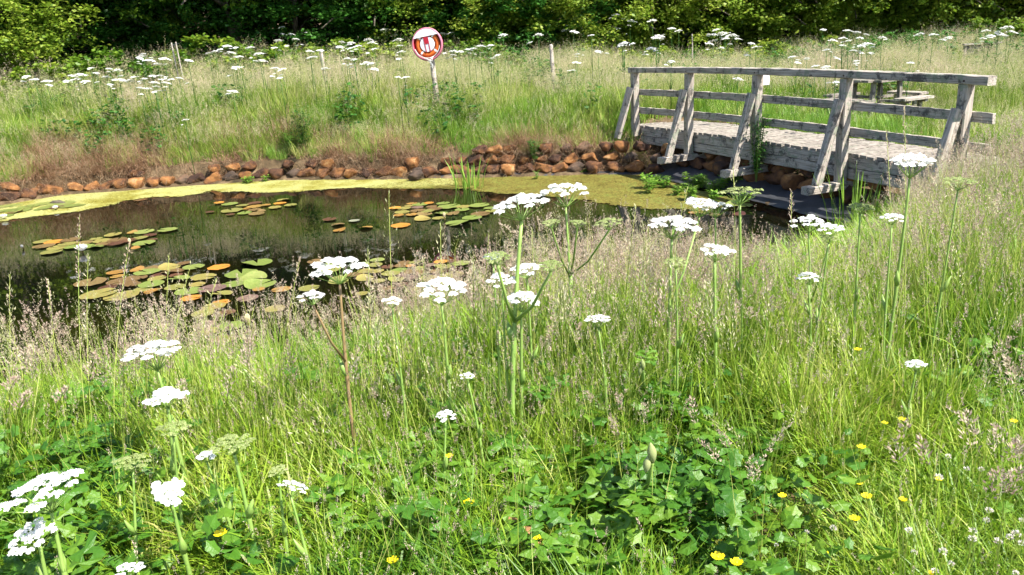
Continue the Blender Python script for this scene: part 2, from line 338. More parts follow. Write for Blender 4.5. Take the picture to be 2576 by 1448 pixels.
# ------------------------------------------------------------------ footbridge
def bp_(u, v, z): return (u*BD[0]+v*BN[0], u*BD[1]+v*BN[1], z)      # local to bridge empty
def hump(u): return -.007*(u/BS-2)**2
bridge = empty('footbridge', (BR0[0], BR0[1], 0), 0, 'weathered grey timber footbridge with a handrail on its pond side', 'footbridge')
W = M['wood']
def railrun(name, u0, u1, v, z, w, h, seed):
    n = 12; mb = MB(); me = beam_data(name, u1-u0, w, h, W, seed, .006, nx=90)
    for vt in me.vertices: vt.co.z += hump(vt.co.x+(u0+u1)/2)
    o = bpy.data.objects.new(name, me); COL.objects.link(o); o.parent = bridge
    x = Vector((BD[0], BD[1], 0)); y = Vector((0, 0, 1)).cross(x); m = Matrix((x, y, Vector((0, 0, 1)))).transposed().to_4x4()
    m.translation = Vector(bp_((u0+u1)/2, v, z)); o.matrix_local = m; return o
railrun('handrail', -.12, 4*BS+.30, -.01, DZ+1.05-.045, .13, .095, 11)
railrun('rail', .03, 4*BS+.30, .085, DZ+.655-.05, .045, .11, 12)
railrun('rail', .03, 4*BS+.3, .085, DZ+.325-.05, .045, .11, 13)
for i in range(5):
    u = i*BS; zt = DZ+1.05-.095+hump(u)
    zb = -.453 if i in (1, 2, 3) else -.3
    beam('post', bp_(u, 0, zb), bp_(u, 0, zt), .12, .125, W, bridge, 20+i, side=(-BN[0], -BN[1], 0))
    # raking brace from the outer end of the footing up to the post
    beam('brace', bp_(u+.004, -.40, zb+.0), bp_(u+.004, -.105, DZ+.70+hump(u)), .115, .085, W, bridge, 30+i, side=(BD[0], BD[1], 0))
    if i in (1, 2, 3):
        beam('footing', bp_(u+.004, -.58, -.505), bp_(u+.004, .95, -.505), .15, .105, W, bridge, 40+i)
# deck: boards laid across, one part
mb = MB(); rnd = random.Random(5); u = -.15
while u < 4*BS+.75:
    w = .108; dz = rnd.uniform(-.007, .007)
    e0, e1 = rnd.uniform(-.02, .02), rnd.uniform(-.02, .02)
    nseg = 8; L = 1.05
    prof = [(-w/2, -.04), (w/2, -.04), (w/2, -.006), (w/2-.006, 0), (-w/2+.006, 0), (-w/2, -.006)]
    v = []
    for k in range(nseg+1):
        vv = .075+e0+(L+e1-e0)*k/nseg
        for a, b in prof:
            q = noise.noise(Vector((u*9, vv*7, b*50)))*.004
            v.append(bp_(u+a+q, vv, DZ+b+dz+hump(u)+q*.7))
    f = [(k*6+j, k*6+(j+1) % 6, (k+1)*6+(j+1) % 6, (k+1)*6+j) for k in range(nseg) for j in range(6)]+[(5, 4, 3, 2, 1, 0), tuple(nseg*6+j for j in range(6))]
    mb.add(v, f); u += .129
mb.build('deck', M['wood_deck'], bridge)
railrun('side_board', -.1, 4*BS+.5, .115, DZ-.04-.075, .07, .14, 51)
railrun('side_board', -.1, 4*BS+.5, .118, DZ-.04-.222, .07, .14, 52)
railrun('side_board', -.1, 4*BS+.5, 1.05, DZ-.04-.12, .07, .22, 53)
mb = MB(); box(mb, (0, 0, 0), (.11, .012, .15)); pl = mb.build('number_plate', M['white_plastic'], bridge); pl.name = 'plate'
pl.rotation_euler = (0, 0, math.atan2(BN[1], BN[0])*1.0-.5); pl.location = bp_(2*BS+.02, .13, DZ+.88)
mb = MB()
for i in range(5):
    for z in (DZ+.995, DZ+.60):
        u = i*BS; c = Vector(bp_(u+.02, -.077 if z > DZ+.9 else -.066, z+hump(u)))
        bdir = Vector((-BN[0], -BN[1], 0)); mb = MB(); tube(mb, [c-bdir*.006, c+bdir*.004], [.012, .012], 8); mb.build('bolt', M['stone_dark'], bridge)


# ------------------------------------------------------------------ stones of the pond edge
def stone_mesh(seed, sx, sy, sz):
    import bmesh
    bm = bmesh.new(); bmesh.ops.create_icosphere(bm, subdivisions=4, radius=1)
    rnd = random.Random(seed)
    planes = [(Vector((rnd.gauss(0, 1), rnd.gauss(0, 1), rnd.gauss(0, 1))).normalized(), rnd.uniform(.55, .85)) for _ in range(12)]
    off = Vector((seed*1.7, seed*.9, 0))
    for v in bm.verts:
        p = v.co.copy()
        p = Vector([math.copysign(abs(c)**.72, c) for c in p])
        for nrm, d in planes:
            k = p.dot(nrm)-d
            if k > 0: p -= nrm*k*.95
        q = noise.fractal(p*1.3+off, 1, 2, 5)*.13 + noise.noise(p*6+off)*.03
        # bedding steps
        q += .035*math.sin(p.z*11+noise.noise(p*2+off)*4)*(1-abs(p.z))
        p *= 1+q
        v.co = Vector((p.x*sx, p.y*sy, p.z*sz))
    me = bpy.data.meshes.new('stone'); bm.to_mesh(me); bm.free()
    me.polygons.foreach_set('use_smooth', [True]*len(me.polygons)); return me
smeshes = []
for k in range(10):
    r = random.Random(k+90); me = stone_mesh(k+3, r.uniform(.17, .25), r.uniform(.13, .17), r.uniform(.10, .14)); me.materials.append(M['stone_dark'] if k == 4 else M['stone']); smeshes.append(me)
rnd = random.Random(77)
def polyline(pts, step0):
    pts = [np.array(p) for p in pts]; out = []
    for a, b in zip(pts[:-1], pts[1:]): out.append((a, b, np.hypot(*(b-a))))
    return out
def along(pts, s):
    for a, b in zip(pts[:-1], pts[1:]):
        L = np.hypot(*(b-a))
        if s <= L: t = (b-a)/L; return a+t*s, t
        s -= L
    return None
fw = [np.array((p.x, p.y)) for p in far_w[1:15]]
total = sum(np.hypot(*(b-a)) for a, b in zip(fw[:-1], fw[1:]))
s = 0; stones = 0
def put_stone(me, x, y, z, rz, lab, grp, sc=1.):
    o = bpy.data.objects.new('stone', me); COL.objects.link(o); o.location = (x, y, z); o.rotation_euler = (rnd.uniform(-.15, .15), rnd.uniform(-.12, .12), rz); o.scale = (sc, sc, sc)
    tag(o, lab, 'stone', grp); return o
for row in (0, 1, 2):
    s = .1+row*.17; k = 0
    while True:
        r = along(fw, s)
        if r is None: break
        (x, y), t = r; nn = np.array([-t[1], t[0]])
        px, py, _ = project(x, y, WZ)
        underb = px > 1650
        if underb and row == 2: s += .3; continue
        if row == 1 and (px < 560 and rnd.random() < .75 or px < 1150 and rnd.random() < .35): s += .3; continue
        if row == 2 and not (1180 < px < 1660 and rnd.random() < .8): s += .33; continue
        me = rnd.choice(smeshes); sc = rnd.uniform(.9, 1.15) if row == 0 else rnd.uniform(.72, 1.0)
        inset = (.17 if not underb else .52)+row*.11
        z = (WZ+.11 if not underb else -.62)+row*.17
        p = np.array([x, y])+nn*inset
        dark = me.materials[0] == M['stone_dark']
        if underb: lab, grp = 'rust brown boulder on the black liner beneath the side of the footbridge', 'boulders under the footbridge'
        elif dark: lab, grp = 'dark grey brown stone among the rusty stones of the far pond edge', 'dark stones in the far pond edge'
        elif row: lab, grp = 'smaller rusty stone in the upper course of the far pond edge', 'upper course stones of the far pond edge'
        else: lab, grp = 'rusty orange brown stone in the bottom course of the far pond edge', 'bottom course stones of the far pond edge'
        put_stone(me, p[0], p[1], z, math.atan2(t[1], t[0])+rnd.uniform(-.25, .25), lab, grp, sc*(1.12 if underb else 1))
        me_w = max(v.co.x for v in me.vertices[:200]) if False else .165*sc*(1.2 if underb else 1)
        s += me_w*rnd.uniform(1.75, 2.05) if row == 0 else me_w*rnd.uniform(1.9, 2.7)
# two pale stones showing creamy mortar near the iris
for px, py, lab in ((1085, 408, 'pale orange stone with a cream patch just left of the iris clump'), (1045, 425, 'dark stone bedded in cream mortar left of the iris clump')):
    p = at(px, py, -.62); put_stone(smeshes[4 if 'dark' in lab else 1], p.x, p.y, -.64 if 'dark' not in lab else -.74, .2, lab, None, .85)

# ------------------------------------------------------------------ rubber liner
def strip(path, inset0, z0, inset1, z1, name, label, nseg=8, wr=.02, sub=6):
    mb = MB(); V = []; rows = 0
    pts = []
    for a, b in zip(path[:-1], path[1:]):
        for k in range(sub): pts.append(a+(b-a)*k/sub)
    pts.append(path[-1])
    for i, p in enumerate(pts):
        t = pts[min(i+1, len(pts)-1)]-pts[max(i-1, 0)]; t = t/np.hypot(*t); nn = np.array([-t[1], t[0]])
        for j in range(nseg+1):
            q = j/nseg; ins = inset0+(inset1-inset0)*q
            w = noise.noise(Vector((p[0]*3+q*2, p[1]*3, q*1.5)))*wr + abs(noise.noise(Vector((p[0]*9-q*3, p[1]*9, q))))*wr*.8
            V.append((p[0]+nn[0]*ins, p[1]+nn[1]*ins, z0+(z1-z0)*q**.85+w))
    k = nseg+1
    mb.add(V, [(i*k+j, i*k+j+1, (i+1)*k+j+1, (i+1)*k+j) for i in range(len(pts)-1) for j in range(nseg)])
    o = mb.build(name, M['liner'], smooth=True); tag(o, label, 'pond liner')
    so = o.modifiers.new('thick', 'SOLIDIFY'); so.thickness = .004; so.offset = 1; return o
strip([np.array((p.x, p.y)) for p in far_w[1:10]], -.25, WZ-.16, .13, WZ+.05, 'pond_liner', 'thin dark grey strip of pond liner showing at the foot of the far stone edge')
strip([np.array((p.x, p.y)) for p in far_w[9:16]], -.30, WZ-.12, .66, -.64, 'pond_liner', 'wide dark grey sloping pond liner below the footbridge boulders', nseg=14, wr=.02, sub=8)
strip([np.array((p.x, p.y)) for p in near_w[8:13]], -.30, WZ-.12, .75, -.42, 'pond_liner', 'grey pond liner lying on the near left bank under the grass', nseg=12, wr=.04)

# ------------------------------------------------------------------ duckweed on the water
def algae(name, poly_px, mt, label, cell=.02, thr=-.06, seed=0, h=.005):
    P = np.array([(at(x, y, WZ).x, at(x, y, WZ).y) for x, y in poly_px])
    x0, y0 = P.min(0); x1, y1 = P.max(0)
    X, Y = np.meshgrid(np.arange(x0-.1, x1+.1, cell), np.arange(y0-.1, y1+.1, cell))
    sdp = sdist(X, Y, P); pond = sdist(X, Y)
    keep = np.zeros(X.shape, bool)
    idx = np.argwhere((sdp < .12) & (pond < .06))
    for i, j in idx:
        x, y = X[i, j], Y[i, j]
        q = noise.fractal(Vector((x*2.2, y*3.5, seed)), 1, 2, 3)*.6+noise.noise(Vector((x*7, y*16, seed+5)))*.45+noise.noise(Vector((x*18, y*30, seed+5)))*.3+noise.noise(Vector((x*50, y*50, seed)))*.25
        if q - sdp[i, j]*2.6 > thr+.42*max(0., 1+sdp[i, j]/.1)*.5: keep[i, j] = True
    I = np.argwhere(keep); rs = np.random.RandomState(seed)
    c = np.stack([X[keep], Y[keep], np.full(len(I), WZ+h)], -1)
    a = cell*.62
    Q = np.array([(-a, -a, 0), (a, -a, 0), (a, a, 0), (-a, a, 0)])
    V = c[:, None, :]+Q[None]*rs.uniform(.85, 1.25, (len(I), 1, 1)); V[..., :2] += rs.uniform(-.004, .004, V[..., :2].shape); V[..., 2] += rs.uniform(0, .004, (len(I), 1))
    o = bpy.data.objects.new(name, quads_mesh(name, V, [mt])); COL.objects.link(o); tag(o, label, 'duckweed', kind='stuff'); return o
algae('duckweed', [(-300, 560), (0, 512), (160, 488), (440, 468), (700, 450), (1000, 448), (1130, 448), (1160, 462), (1020, 476), (900, 474), (735, 484), (658, 487), (600, 483), (534, 482), (462, 496), (384, 497), (320, 507), (263, 522), (213, 530), (100, 545), (-150, 580)], M['algae'], 'yellow green duckweed floating along the far left edge of the pond')
algae('water_moss', [(1130, 440), (1300, 440), (1500, 436), (1620, 440), (1700, 462), (1800, 492), (1850, 505), (1780, 535), (1700, 528), (1640, 526), (1566, 518), (1478, 505), (1371, 492), (1246, 487), (1157, 476), (1000, 476), (900, 472), (1000, 458)], M['algae_brown'], 'brownish green moss and weed mat on the water in front of the footbridge', seed=3, thr=-.2)
algae('water_moss', [(2040, 600), (2130, 585), (2200, 600), (2170, 660), (2050, 700), (1960, 705), (2010, 650)], M['algae_brown'], 'brownish weed mat at the near right corner of the pond', seed=8)

# ------------------------------------------------------------------ water lilies
def pad_mesh(seed, mt, curl=0.):
    r_ = random.Random(seed); K = 36; notch = .16+r_.uniform(0, .16); v = [(0, 0, .0)]
    R2 = []
    for ring, rr in enumerate((.45, .8, 1.)):
        for k in range(K+1):
            a = notch/2+(2*math.pi-notch)*k/K
            wob = 1+.05*noise.noise(Vector((math.cos(a)*1.2, math.sin(a)*1.2, seed)))+.025*noise.noise(Vector((math.cos(a)*5, math.sin(a)*5, seed)))
            z = (.05*noise.noise(Vector((math.cos(a)*2.2, math.sin(a)*2.2, seed+9)))*rr**3 + .02*rr**4)
            if curl: z += curl*max(0, math.cos(a-2))**2*rr**3
            v.append((math.cos(a)*rr*wob, math.sin(a)*rr*wob*.97, z))
    f = [(0, 1+k, 2+k) for k in range(K)]
    for ring in range(2):
        b0, b1 = 1+ring*(K+1), 1+(ring+1)*(K+1)
        f += [(b0+k, b1+k, b1+k+1, b0+k+1) for k in range(K)]
    mb = MB(); mb.add(v, f); return mb.data('lily_pad', [mt], smooth=True)
PADS = {c: [pad_mesh(i*7+ord(c), PADM[c], .25 if i == 3 else 0) for i in range(4)] for c in PADM}
COLN = {'g': 'yellow-green', 'y': 'olive yellow', 'b': 'brown', 'r': 'dark red-brown', 'p': 'purplish', 'o': 'orange-brown', 'O': 'bright orange', 'w': 'pale'}
Z4 = lambda x, y: (x*.3558, 450.8+y*.3558)
Z5 = lambda x, y: (837.2+.3558*x, 418.6+.3558*y)
Z6 = lambda x, y: (1674.4+.3558*x, 483+.3558*y)
clusters = [
 (Z4, 'drift beside the duckweed at the far left edge', '30,265,110,g 60,225,120,g 150,225,130,g 200,200,130,g 300,215,100,g 340,205,120,g 430,180,170,g 500,195,130,g 100,190,100,g 240,190,90,r 20,200,80,g 560,190,80,g 110,240,90,b 30,180,90,y 300,180,110,g 400,205,90,r -40,240,120,g -60,200,120,g'),
 (Z4, 'narrow drift at the left, below the white water lily', '300,445,110,y 385,448,120,O 310,478,130,b 410,490,130,y 365,520,130,y 500,435,120,b 480,465,120,y 520,485,110,g 590,455,120,b 680,425,80,y 725,440,120,y 640,480,110,g 690,482,80,g 740,462,110,b 800,398,110,y 830,435,120,b 820,462,110,r 935,380,70,o 1020,375,130,g 1060,400,90,r 990,420,100,y 1075,432,70,r 900,440,110,r 1020,458,150,g 1185,364,130,g 960,495,60,o'),
 (Z4, 'large drift in the left middle of the pond', '820,662,120,o 970,645,95,o 1080,632,110,b 1200,630,140,y 1300,600,90,b 1370,627,150,g 1550,630,150,O 1820,602,210,g 1040,665,170,g 1130,682,110,r 1220,660,150,b 830,692,90,o 930,697,60,b 985,703,110,b 1245,685,90,r 1110,710,120,y 1265,712,150,g 1440,700,170,y 1710,672,230,g 1790,704,190,g 1840,750,220,g 1650,748,160,g 640,735,200,b 850,730,170,b 915,740,110,b 1070,750,170,g 940,752,105,b 1395,748,110,y 760,772,120,r 1010,785,120,y 1085,798,125,o 1240,770,140,y 1335,800,190,g 1500,780,190,p 1570,820,150,y 1350,850,140,O 1990,783,140,o 2185,775,150,y 1750,847,150,p 1565,878,120,O 1515,905,160,y 1945,923,145,y 1440,955,160,y 1610,950,115,r 700,820,230,y 860,830,220,y 1450,1035,160,p 1450,1085,180,y 1630,1045,190,g 1600,1140,140,b 1830,785,90,o'),
 (Z4, 'pair at the left end by the reflected sky', '110,1348,120,g 10,1352,60,g'),
 (Z4, 'small drift at the top centre, under the reflected grass', '1550,172,70,O 1625,178,110,g 1800,172,100,r 2005,152,100,y 1980,175,90,O 1715,190,90,y 1880,187,70,o 2055,188,90,y 1945,205,90,y 1800,200,110,o 1750,210,70,o 1640,225,150,y 1800,220,90,b 1730,243,100,g 1815,248,110,b 1485,237,60,r 1630,255,60,r 1850,232,60,b'),
 (Z4, 'sparse handful in the open water at the centre', '2330,290,100,r 2390,325,95,b 2400,365,95,o 2590,346,95,o 2505,298,80,w'),
 (Z5, 'dense drift below the iris clump', '440,298,90,O 560,268,80,o 620,275,120,g 680,265,70,O 780,268,100,g 820,287,170,g 505,300,100,y 490,328,110,y 465,350,80,o 560,345,90,o 600,318,110,b 670,322,100,y 720,308,110,b 650,347,110,b 765,337,110,g 850,338,100,b 915,310,110,g 925,290,110,y 1035,280,150,g 1110,300,90,g 1120,322,90,y 1045,343,140,b 985,370,150,g 635,376,120,y 750,370,100,y 885,405,180,g 480,423,140,O 700,290,80,b 540,285,70,y 600,296,90,p'),
 (Z5, 'dense drift behind the white umbels at the pond centre', '315,670,110,g 300,705,110,y 220,690,80,g 505,683,90,b 590,685,110,y 765,680,110,O 850,675,90,r 905,692,140,g 490,708,110,b 390,718,100,r 550,712,70,O 610,725,110,y 700,700,90,p 785,715,120,y 475,740,120,g 545,750,110,b 625,757,120,b 740,750,110,b 410,765,140,y 310,750,110,y 500,772,100,p 570,790,100,p 680,795,140,y 860,768,140,y 790,795,110,y 230,800,130,y 325,818,100,y 450,808,120,y 485,845,110,r 740,825,120,y 395,865,110,b 205,905,100,y 230,745,120,y 600,870,100,y 40,820,150,y -60,715,130,g -120,680,120,b -20,740,160,y 140,770,120,b'),
 (Z6, 'few glimpsed through grass at the right', '60,665,90,g 40,700,80,y 110,720,100,y 330,680,70,g 560,100,110,g 480,95,120,g 520,165,90,r 350,170,80,b 20,640,80,g 200,150,80,o'),
]
rnd = random.Random(4); layer = 0
for tr, cname, txt in clusters:
    for k, it in enumerate(txt.split()):
        x, y, w, c = it.split(','); px, py = tr(float(x), float(y)); w = float(w)*.3558
        layer += 1
        p = at(px, py, WZ+.004); dist = (p-Vector((0, 0, EYE))).length
        o = bpy.data.objects.new('lily_pad', rnd.choice(PADS[c])); COL.objects.link(o)
        R = w*dist/F/2*.98
        o.location = (p.x, p.y, WZ+.009+.0011*(layer % 9)); o.scale = (R, R, R); o.rotation_euler = (rnd.uniform(-.02, .02), rnd.uniform(-.02, .02), rnd.uniform(0, 6.3))
        tag(o, '%s lily pad in the %s' % (COLN[c], cname), 'lily pad', 'lily pads: %s, %s' % (cname, COLN[c]))

def petal_ring(mb, n, L, w, elev, z0, mi, ph=0):
    for k in range(n):
        a = ph+2*math.pi*k/n; d = np.array([math.cos(a), math.sin(a), 0]); s_ = np.array([-math.sin(a), math.cos(a), 0]); u = np.array([0, 0, 1.])
        pts = []
        for t, ww in ((0, .3), (.35, .9), (.7, 1), (.92, .5), (1, .05)):
            e_ = elev+t*.35; c = d*L*t*math.cos(e_)+u*(L*t*math.sin(e_)+z0); pts += [c-s_*w*ww/2+u*.12*w*ww, c, c+s_*w*ww/2+u*.12*w*ww]
        f = []
        for i in range(4): f += [(i*3, i*3+1, i*3+4, i*3+3), (i*3+1, i*3+2, i*3+5, i*3+4)]
        mb.add(pts, f, mi)
def water_lily(px, py, R, lab, openness=1., cream=False, tilt=0):
    p = at(px, py, WZ+.03); r = empty('water_lily', (p.x, p.y, WZ+.012), 0, lab, 'water lily'); r.rotation_euler = (tilt, 0, .4)
    mb = MB()
    for i, (n_, L, el) in enumerate(((8, 1, .25), (8, .95, .6), (7, .8, .95), (6, .6, 1.2))):
        petal_ring(mb, n_, R*L, R*.42, el if openness > .5 else 1.1+.08*i, .02, 0, i*.35)
    mb.build('petals', M['lily_cream'] if cream else M['lily_white'], r, True)
    if openness > .5:
        mb = MB(); petal_ring(mb, 14, R*.35, R*.06, 1.0, .03, 0); mb.build('stamens', M['yellow'], r)
    mb = MB(); tube(mb, [(0, 0, .03), (.01, .02, -.1)], [R*.12, R*.08], 6); mb.build('stem', M['petiole'], r)
water_lily(207, 632, .11, 'fully open white water lily on the narrow drift of pads at the left')
water_lily(57, 622, .075, 'half closed white water lily in open water near the left edge', .3, tilt=.9)
water_lily(140, 526, .07, 'small white water lily on the far left pads', .8)
water_lily(10, 549, .08, 'white water lily at the far left edge of the picture', .8)
water_lily(625, 815, .10, 'upright cream water lily bud beside the lowest pads', .2, True)
water_lily(1118, 549, .08, 'cream lily bud standing in the drift of pads below the iris', .2, True)
water_lily(327, 614, .08, 'pinkish lily bud behind the grass heads at the left', .2, True)

# floating dark log among the far left pads
mb = MB(); tube(mb, [(-.16, 0, .01), (-.08, .01, .03), (.05, 0, .03), (.15, -.01, .015)], [.012, .04, .045, .015], 8)
o = mb.build('log', M['bark'], None, True); p = at(145, 514, WZ); o.location = p; tag(o, 'short dark log floating in the far left duckweed', 'log')

# ------------------------------------------------------------------ lifebuoy in its housing
D = 17.5
c = at_dist(1076, 112, D); R = 36.5/F*D/math.cos(PITCH)*1.0
gx, gy = c.x+.03, c.y+.14; gz = tz(gx, gy)
lb = empty('lifebuoy_housing', (gx, gy, gz), 0, 'round red and white lifebuoy housing on a grey wooden pole in the meadow', 'lifebuoy')
mb = MB(); tube(mb, [(0.075, 0, -.2), (.0, 0, c.z-gz+.1)], [.06, .055], 10); mb.build('pole', M['wood'], lb, True)
yaw = .22; Rm = Matrix.Rotation(-yaw, 4, 'Z') @ Matrix.Rotation(rad(90), 4, 'X') @ Matrix.Rotation(rad(8), 4, 'Z')   # local: z toward viewer
def in_disc(o): o.matrix_local = Matrix.Translation((c.x-gx, c.y-gy, c.z-gz)) @ Rm
def lathe(mb, prof, k=48, mi=0, a0=0, a1=2*math.pi):
    v = []; n_ = len(prof); full = abs(a1-a0-2*math.pi) < 1e-6; kk = k if full else k+1
    for i in range(kk):
        a = a0+(a1-a0)*i/k; v += [(r_*math.cos(a), r_*math.sin(a), z) for r_, z in prof]
    mb.add(v, [(i*n_+j, ((i+1) % kk)*n_+j, ((i+1) % kk)*n_+j+1, i*n_+j+1) for i in range(k) for j in range(n_-1)], mi)
mb = MB(); lathe(mb, [(0, -.06), (R*.93, -.06), (R*.98, -.03), (R, .0), (R, .03), (R*.97, .045), (R*.90, .045), (R*.88, .03), (R*.86, -.02), (0, -.02)]); o = mb.build('back_shell', M['red_plastic'], lb, True); in_disc(o)
# white front cover: rim ring + upper segment
mb = MB(); lathe(mb, [(R*.89, .047), (R*.90, .062), (R*.97, .062), (R*1.005, .05), (R*1.012, .02)]); o = mb.build('rim', M['pink_plastic'], lb, True); in_disc(o)
mb = MB(); hy = R*.48; a0 = math.asin(hy/(R*.93)); K = 28
top = [(R*.93*math.cos(a0+(math.pi-2*a0)*k/K), R*.93*math.sin(a0+(math.pi-2*a0)*k/K), .064) for k in range(K+1)]
bot = [(x, hy, .064) for x, y, z in top]; v = top+bot; back = [(x, y, .05) for x, y, z in v]
f = [(k, k+1, K+2+k, K+1+k) for k in range(K)]+[(K+1+k, K+2+k, 2*(K+1)+K+2+k, 2*(K+1)+K+1+k) for k in range(K)]
mb.add(v+back, f); o = mb.build('hood', M['white_plastic'], lb); in_disc(o)
mb = MB(); prof = [(R*.645+R*.145*math.cos(q), .0+R*.13*math.sin(q)) for q in [2*math.pi*j/12 for j in range(13)]]; lathe(mb, prof); o = mb.build('lifebuoy_ring', M['orange_ring'], lb, True); in_disc(o)
for a in (rad(45), rad(135), rad(225), rad(315)):
    mb = MB(); prof = [(R*.645+R*.152*math.cos(q), R*.137*math.sin(q)) for q in [2*math.pi*j/12 for j in range(13)]]; lathe(mb, prof, 5, 0, a-.09, a+.09); o = mb.build('reflective_band', M['white_tape'], lb, True); in_disc(o)
mb = MB(); lathe(mb, [(0, .05), (R*.44, .05), (R*.47, .03), (R*.47, -.02)]); o = mb.build('centre_panel', M['white_plastic'], lb, False); in_disc(o)
mb = MB()
for x in (-.13, .13): box(mb, (x*R, R*.0, .053), (R*.05, R*.9, .012))
box(mb, (0, R*.24, .053), (R*.22, R*.42, .01)); o = mb.build('centre_strap', M['red_plastic'], lb); in_disc(o)
mb = MB(); r_ = random.Random(3)
for k in range(5):
    pts = [(r_.uniform(-.4, .4)*R, -R*.8, .08), (r_.uniform(-.2, .2)*R, -R*1.0, .09), (r_.uniform(-.08, .12)*R, -R*1.15, .08), (r_.uniform(-.1, .1)*R, -R*(1.2+.3*r_.random()), .06), (r_.uniform(-.12, .08)*R, -R*(1.35+.35*r_.random()), .07)]
    tube(mb, pts, [.006]*5, 5)
arc = [(R*.83*math.cos(q), R*.83*math.sin(q), .07) for q in np.linspace(rad(190), rad(345), 14)]; tube(mb, arc, [.007]*14, 5)
o = mb.build('rope', M['rope'], lb, True); in_disc(o)

# ------------------------------------------------------------------ picnic table and bench
def plank(name, par, A, B, w, h, seed, side=None): return beam(name, A, B, w, h, M['wood_table'], par, seed, side, .003)
tc = at_dist(2205, 232, 14.4); tg = tz(tc.x, tc.y)
t = empty('picnic_table', (tc.x, tc.y, tg), rad(24), 'weathered picnic table with separate seats, seen through the footbridge rails', 'picnic table')
for k in range(5): plank('tabletop', t, (-.5, -.34+k*.17, .73), (.5, -.34+k*.17, .73), .15, .04, 60+k) if k == 0 else None
mb = MB()
for k in range(5): box(mb, (0, -.34+k*.17, .735), (1.0-(.25 if k in (0, 4) else 0), .155, .04))
for o in list(t.children):
    if o.name.startswith('tabletop'): bpy.data.objects.remove(o)
mb.build('tabletop', M['wood_table'], t)
for k, a in enumerate((0, 90, 180, 270)):
    ca, sa = math.cos(rad(a)), math.sin(rad(a)); R2 = lambda x, y: (x*ca-y*sa, x*sa+y*ca)
    mb = MB()
    for q in (.72, .84):
        x0, y0 = R2(q, 0); box(mb, (x0, y0, .44), (.11, .70, .04), [[ca, -sa, 0], [sa, ca, 0], [0, 0, 1]])
    mb.build('seat', M['wood'] if a in (0, 270) else M['wood_table'], t)
    plank('leg', t, (*R2(.36, .2), 0), (*R2(.30, .2), .71), .07, .07, 70+k, side=(0, 1, 0))
    mb = MB()
    for yy in (-.2, .2):
        x0, y0 = R2(.56, yy); box(mb, (x0, y0, .395), (.62, .05, .045), [[ca, -sa, 0], [sa, ca, 0], [0, 0, 1]])
        x0, y0 = R2(.74, yy); box(mb, (x0, y0, .2), (.06, .055, .38), [[ca, -sa, 0], [sa, ca, 0], [0, 0, 1]])
    mb.build('frame', M['wood_table'], t)
bc = at_dist(2470, 122, 23.0); bg_ = tz(bc.x, bc.y); H = bc.z-bg_+.15
b_ = empty('bench', (bc.x, bc.y, bg_), rad(2), 'grey slatted garden bench in the long grass of the upper right meadow', 'bench')
mb = MB(); box(mb, (0, 0, H-.02), (1.08, .11, .035)); mb.build('top_rail', M['wood'], b_)
mb = MB()
for k in range(2): box(mb, (0, .05, H-.11-.135*k), (1.0, .03, .12))
mb.build('backrest', M['wood_table'], b_)
mb = MB()
for k in range(4): box(mb, (0, -.1-.11*k, H-.45), (1.0, .1, .03))
mb.build('seat', M['wood_table'], b_)
for sx in (-.47, .47):
    for sy in (.02, -.42): plank('leg', b_, (sx, sy, -.2), (sx, sy, H-.05 if sy > 0 else H-.46), .06, .06, 80, side=(0, 1, 0))

# fence posts
for px, py, hh, D, lab in ((1387, 112, 1.15, 18.5, 'thin grey fence post between the lifebuoy and the footbridge'), (808, 128, 1.1, 20, 'short grey fence post among the white umbels left of the lifebuoy'), (1742, 86, 1.1, 22, 'grey fence post in the shrubs above the left end of the footbridge'), (443, 106, 1.3, 20.5, 'leaning pale stake below the dark trees at the left, right of its pair'), (432, 108, 1.3, 20.6, 'pale stake below the dark trees at the left, left of its pair')):
    p = at_dist(px, py, D); g0 = tz(p.x, p.y); e_ = empty('fence_post', (p.x, p.y, g0), 0, lab, 'fence post', 'fence posts in front of the trees')
    r0 = .045 if D < 20.3 and px != 443 else .018
    mb = MB(); tube(mb, [(0, 0, -.2), (.01, 0, (p.z-g0)*.5), (-.01, 0, p.z-g0-.03), (-.01, 0, p.z-g0)], [r0, r0, r0*.95, r0*.7], 9); mb.build('post_shaft', M['wood'], e_, True)
    mb = MB(); tube(mb, [(-.01+r0, 0, p.z-g0-.15), (-.01-r0, 0, p.z-g0-.152)], [.006, .006], 5); mb.build('staple', M['stone_dark'], e_)

# ================================================================== vegetation
RS = np.random.RandomState(12)
def ribbon(base, az, h, lean, droop, w, seg=4, tw=None, R=RS):
    """one grass blade as (verts, faces)"""
    t = np.linspace(0, 1, seg+1); d = np.array([math.cos(az), math.sin(az)])
    out = lean*t**1.7*h; zz = h*(t-droop*t**3)
    a2 = az+math.pi/2+(tw if tw is not None else R.uniform(-.7, .7)); s_ = np.array([math.cos(a2), math.sin(a2)])
    ww = w*np.array([.75, 1, .95, .65, .0][:seg+1] if seg == 4 else [1, .8, .0])*.5
    cx = base[0]+d[0]*out; cy = base[1]+d[1]*out; cz = base[2]+zz
    L = np.stack([cx-s_[0]*ww, cy-s_[1]*ww, cz], -1); Rr = np.stack([cx+s_[0]*ww, cy+s_[1]*ww, cz], -1)
    v = np.concatenate([L, Rr[:-1]]); n_ = seg+1
    f = [(i, i+1, n_+i+1, n_+i) for i in range(seg-1)]+[(seg-1, seg, n_+seg-1)]
    return v, f, np.stack([cx, cy, cz], -1)
def spikelet(c, d, L, w, R=RS):
    d = d/np.linalg.norm(d); s_ = np.cross(d, R.normal(size=3)); s_ /= np.linalg.norm(s_)
    return [c, c+d*L*.45+s_*w*.5, c+d*L, c+d*L*.45-s_*w*.5], [(0, 1, 2, 3)]
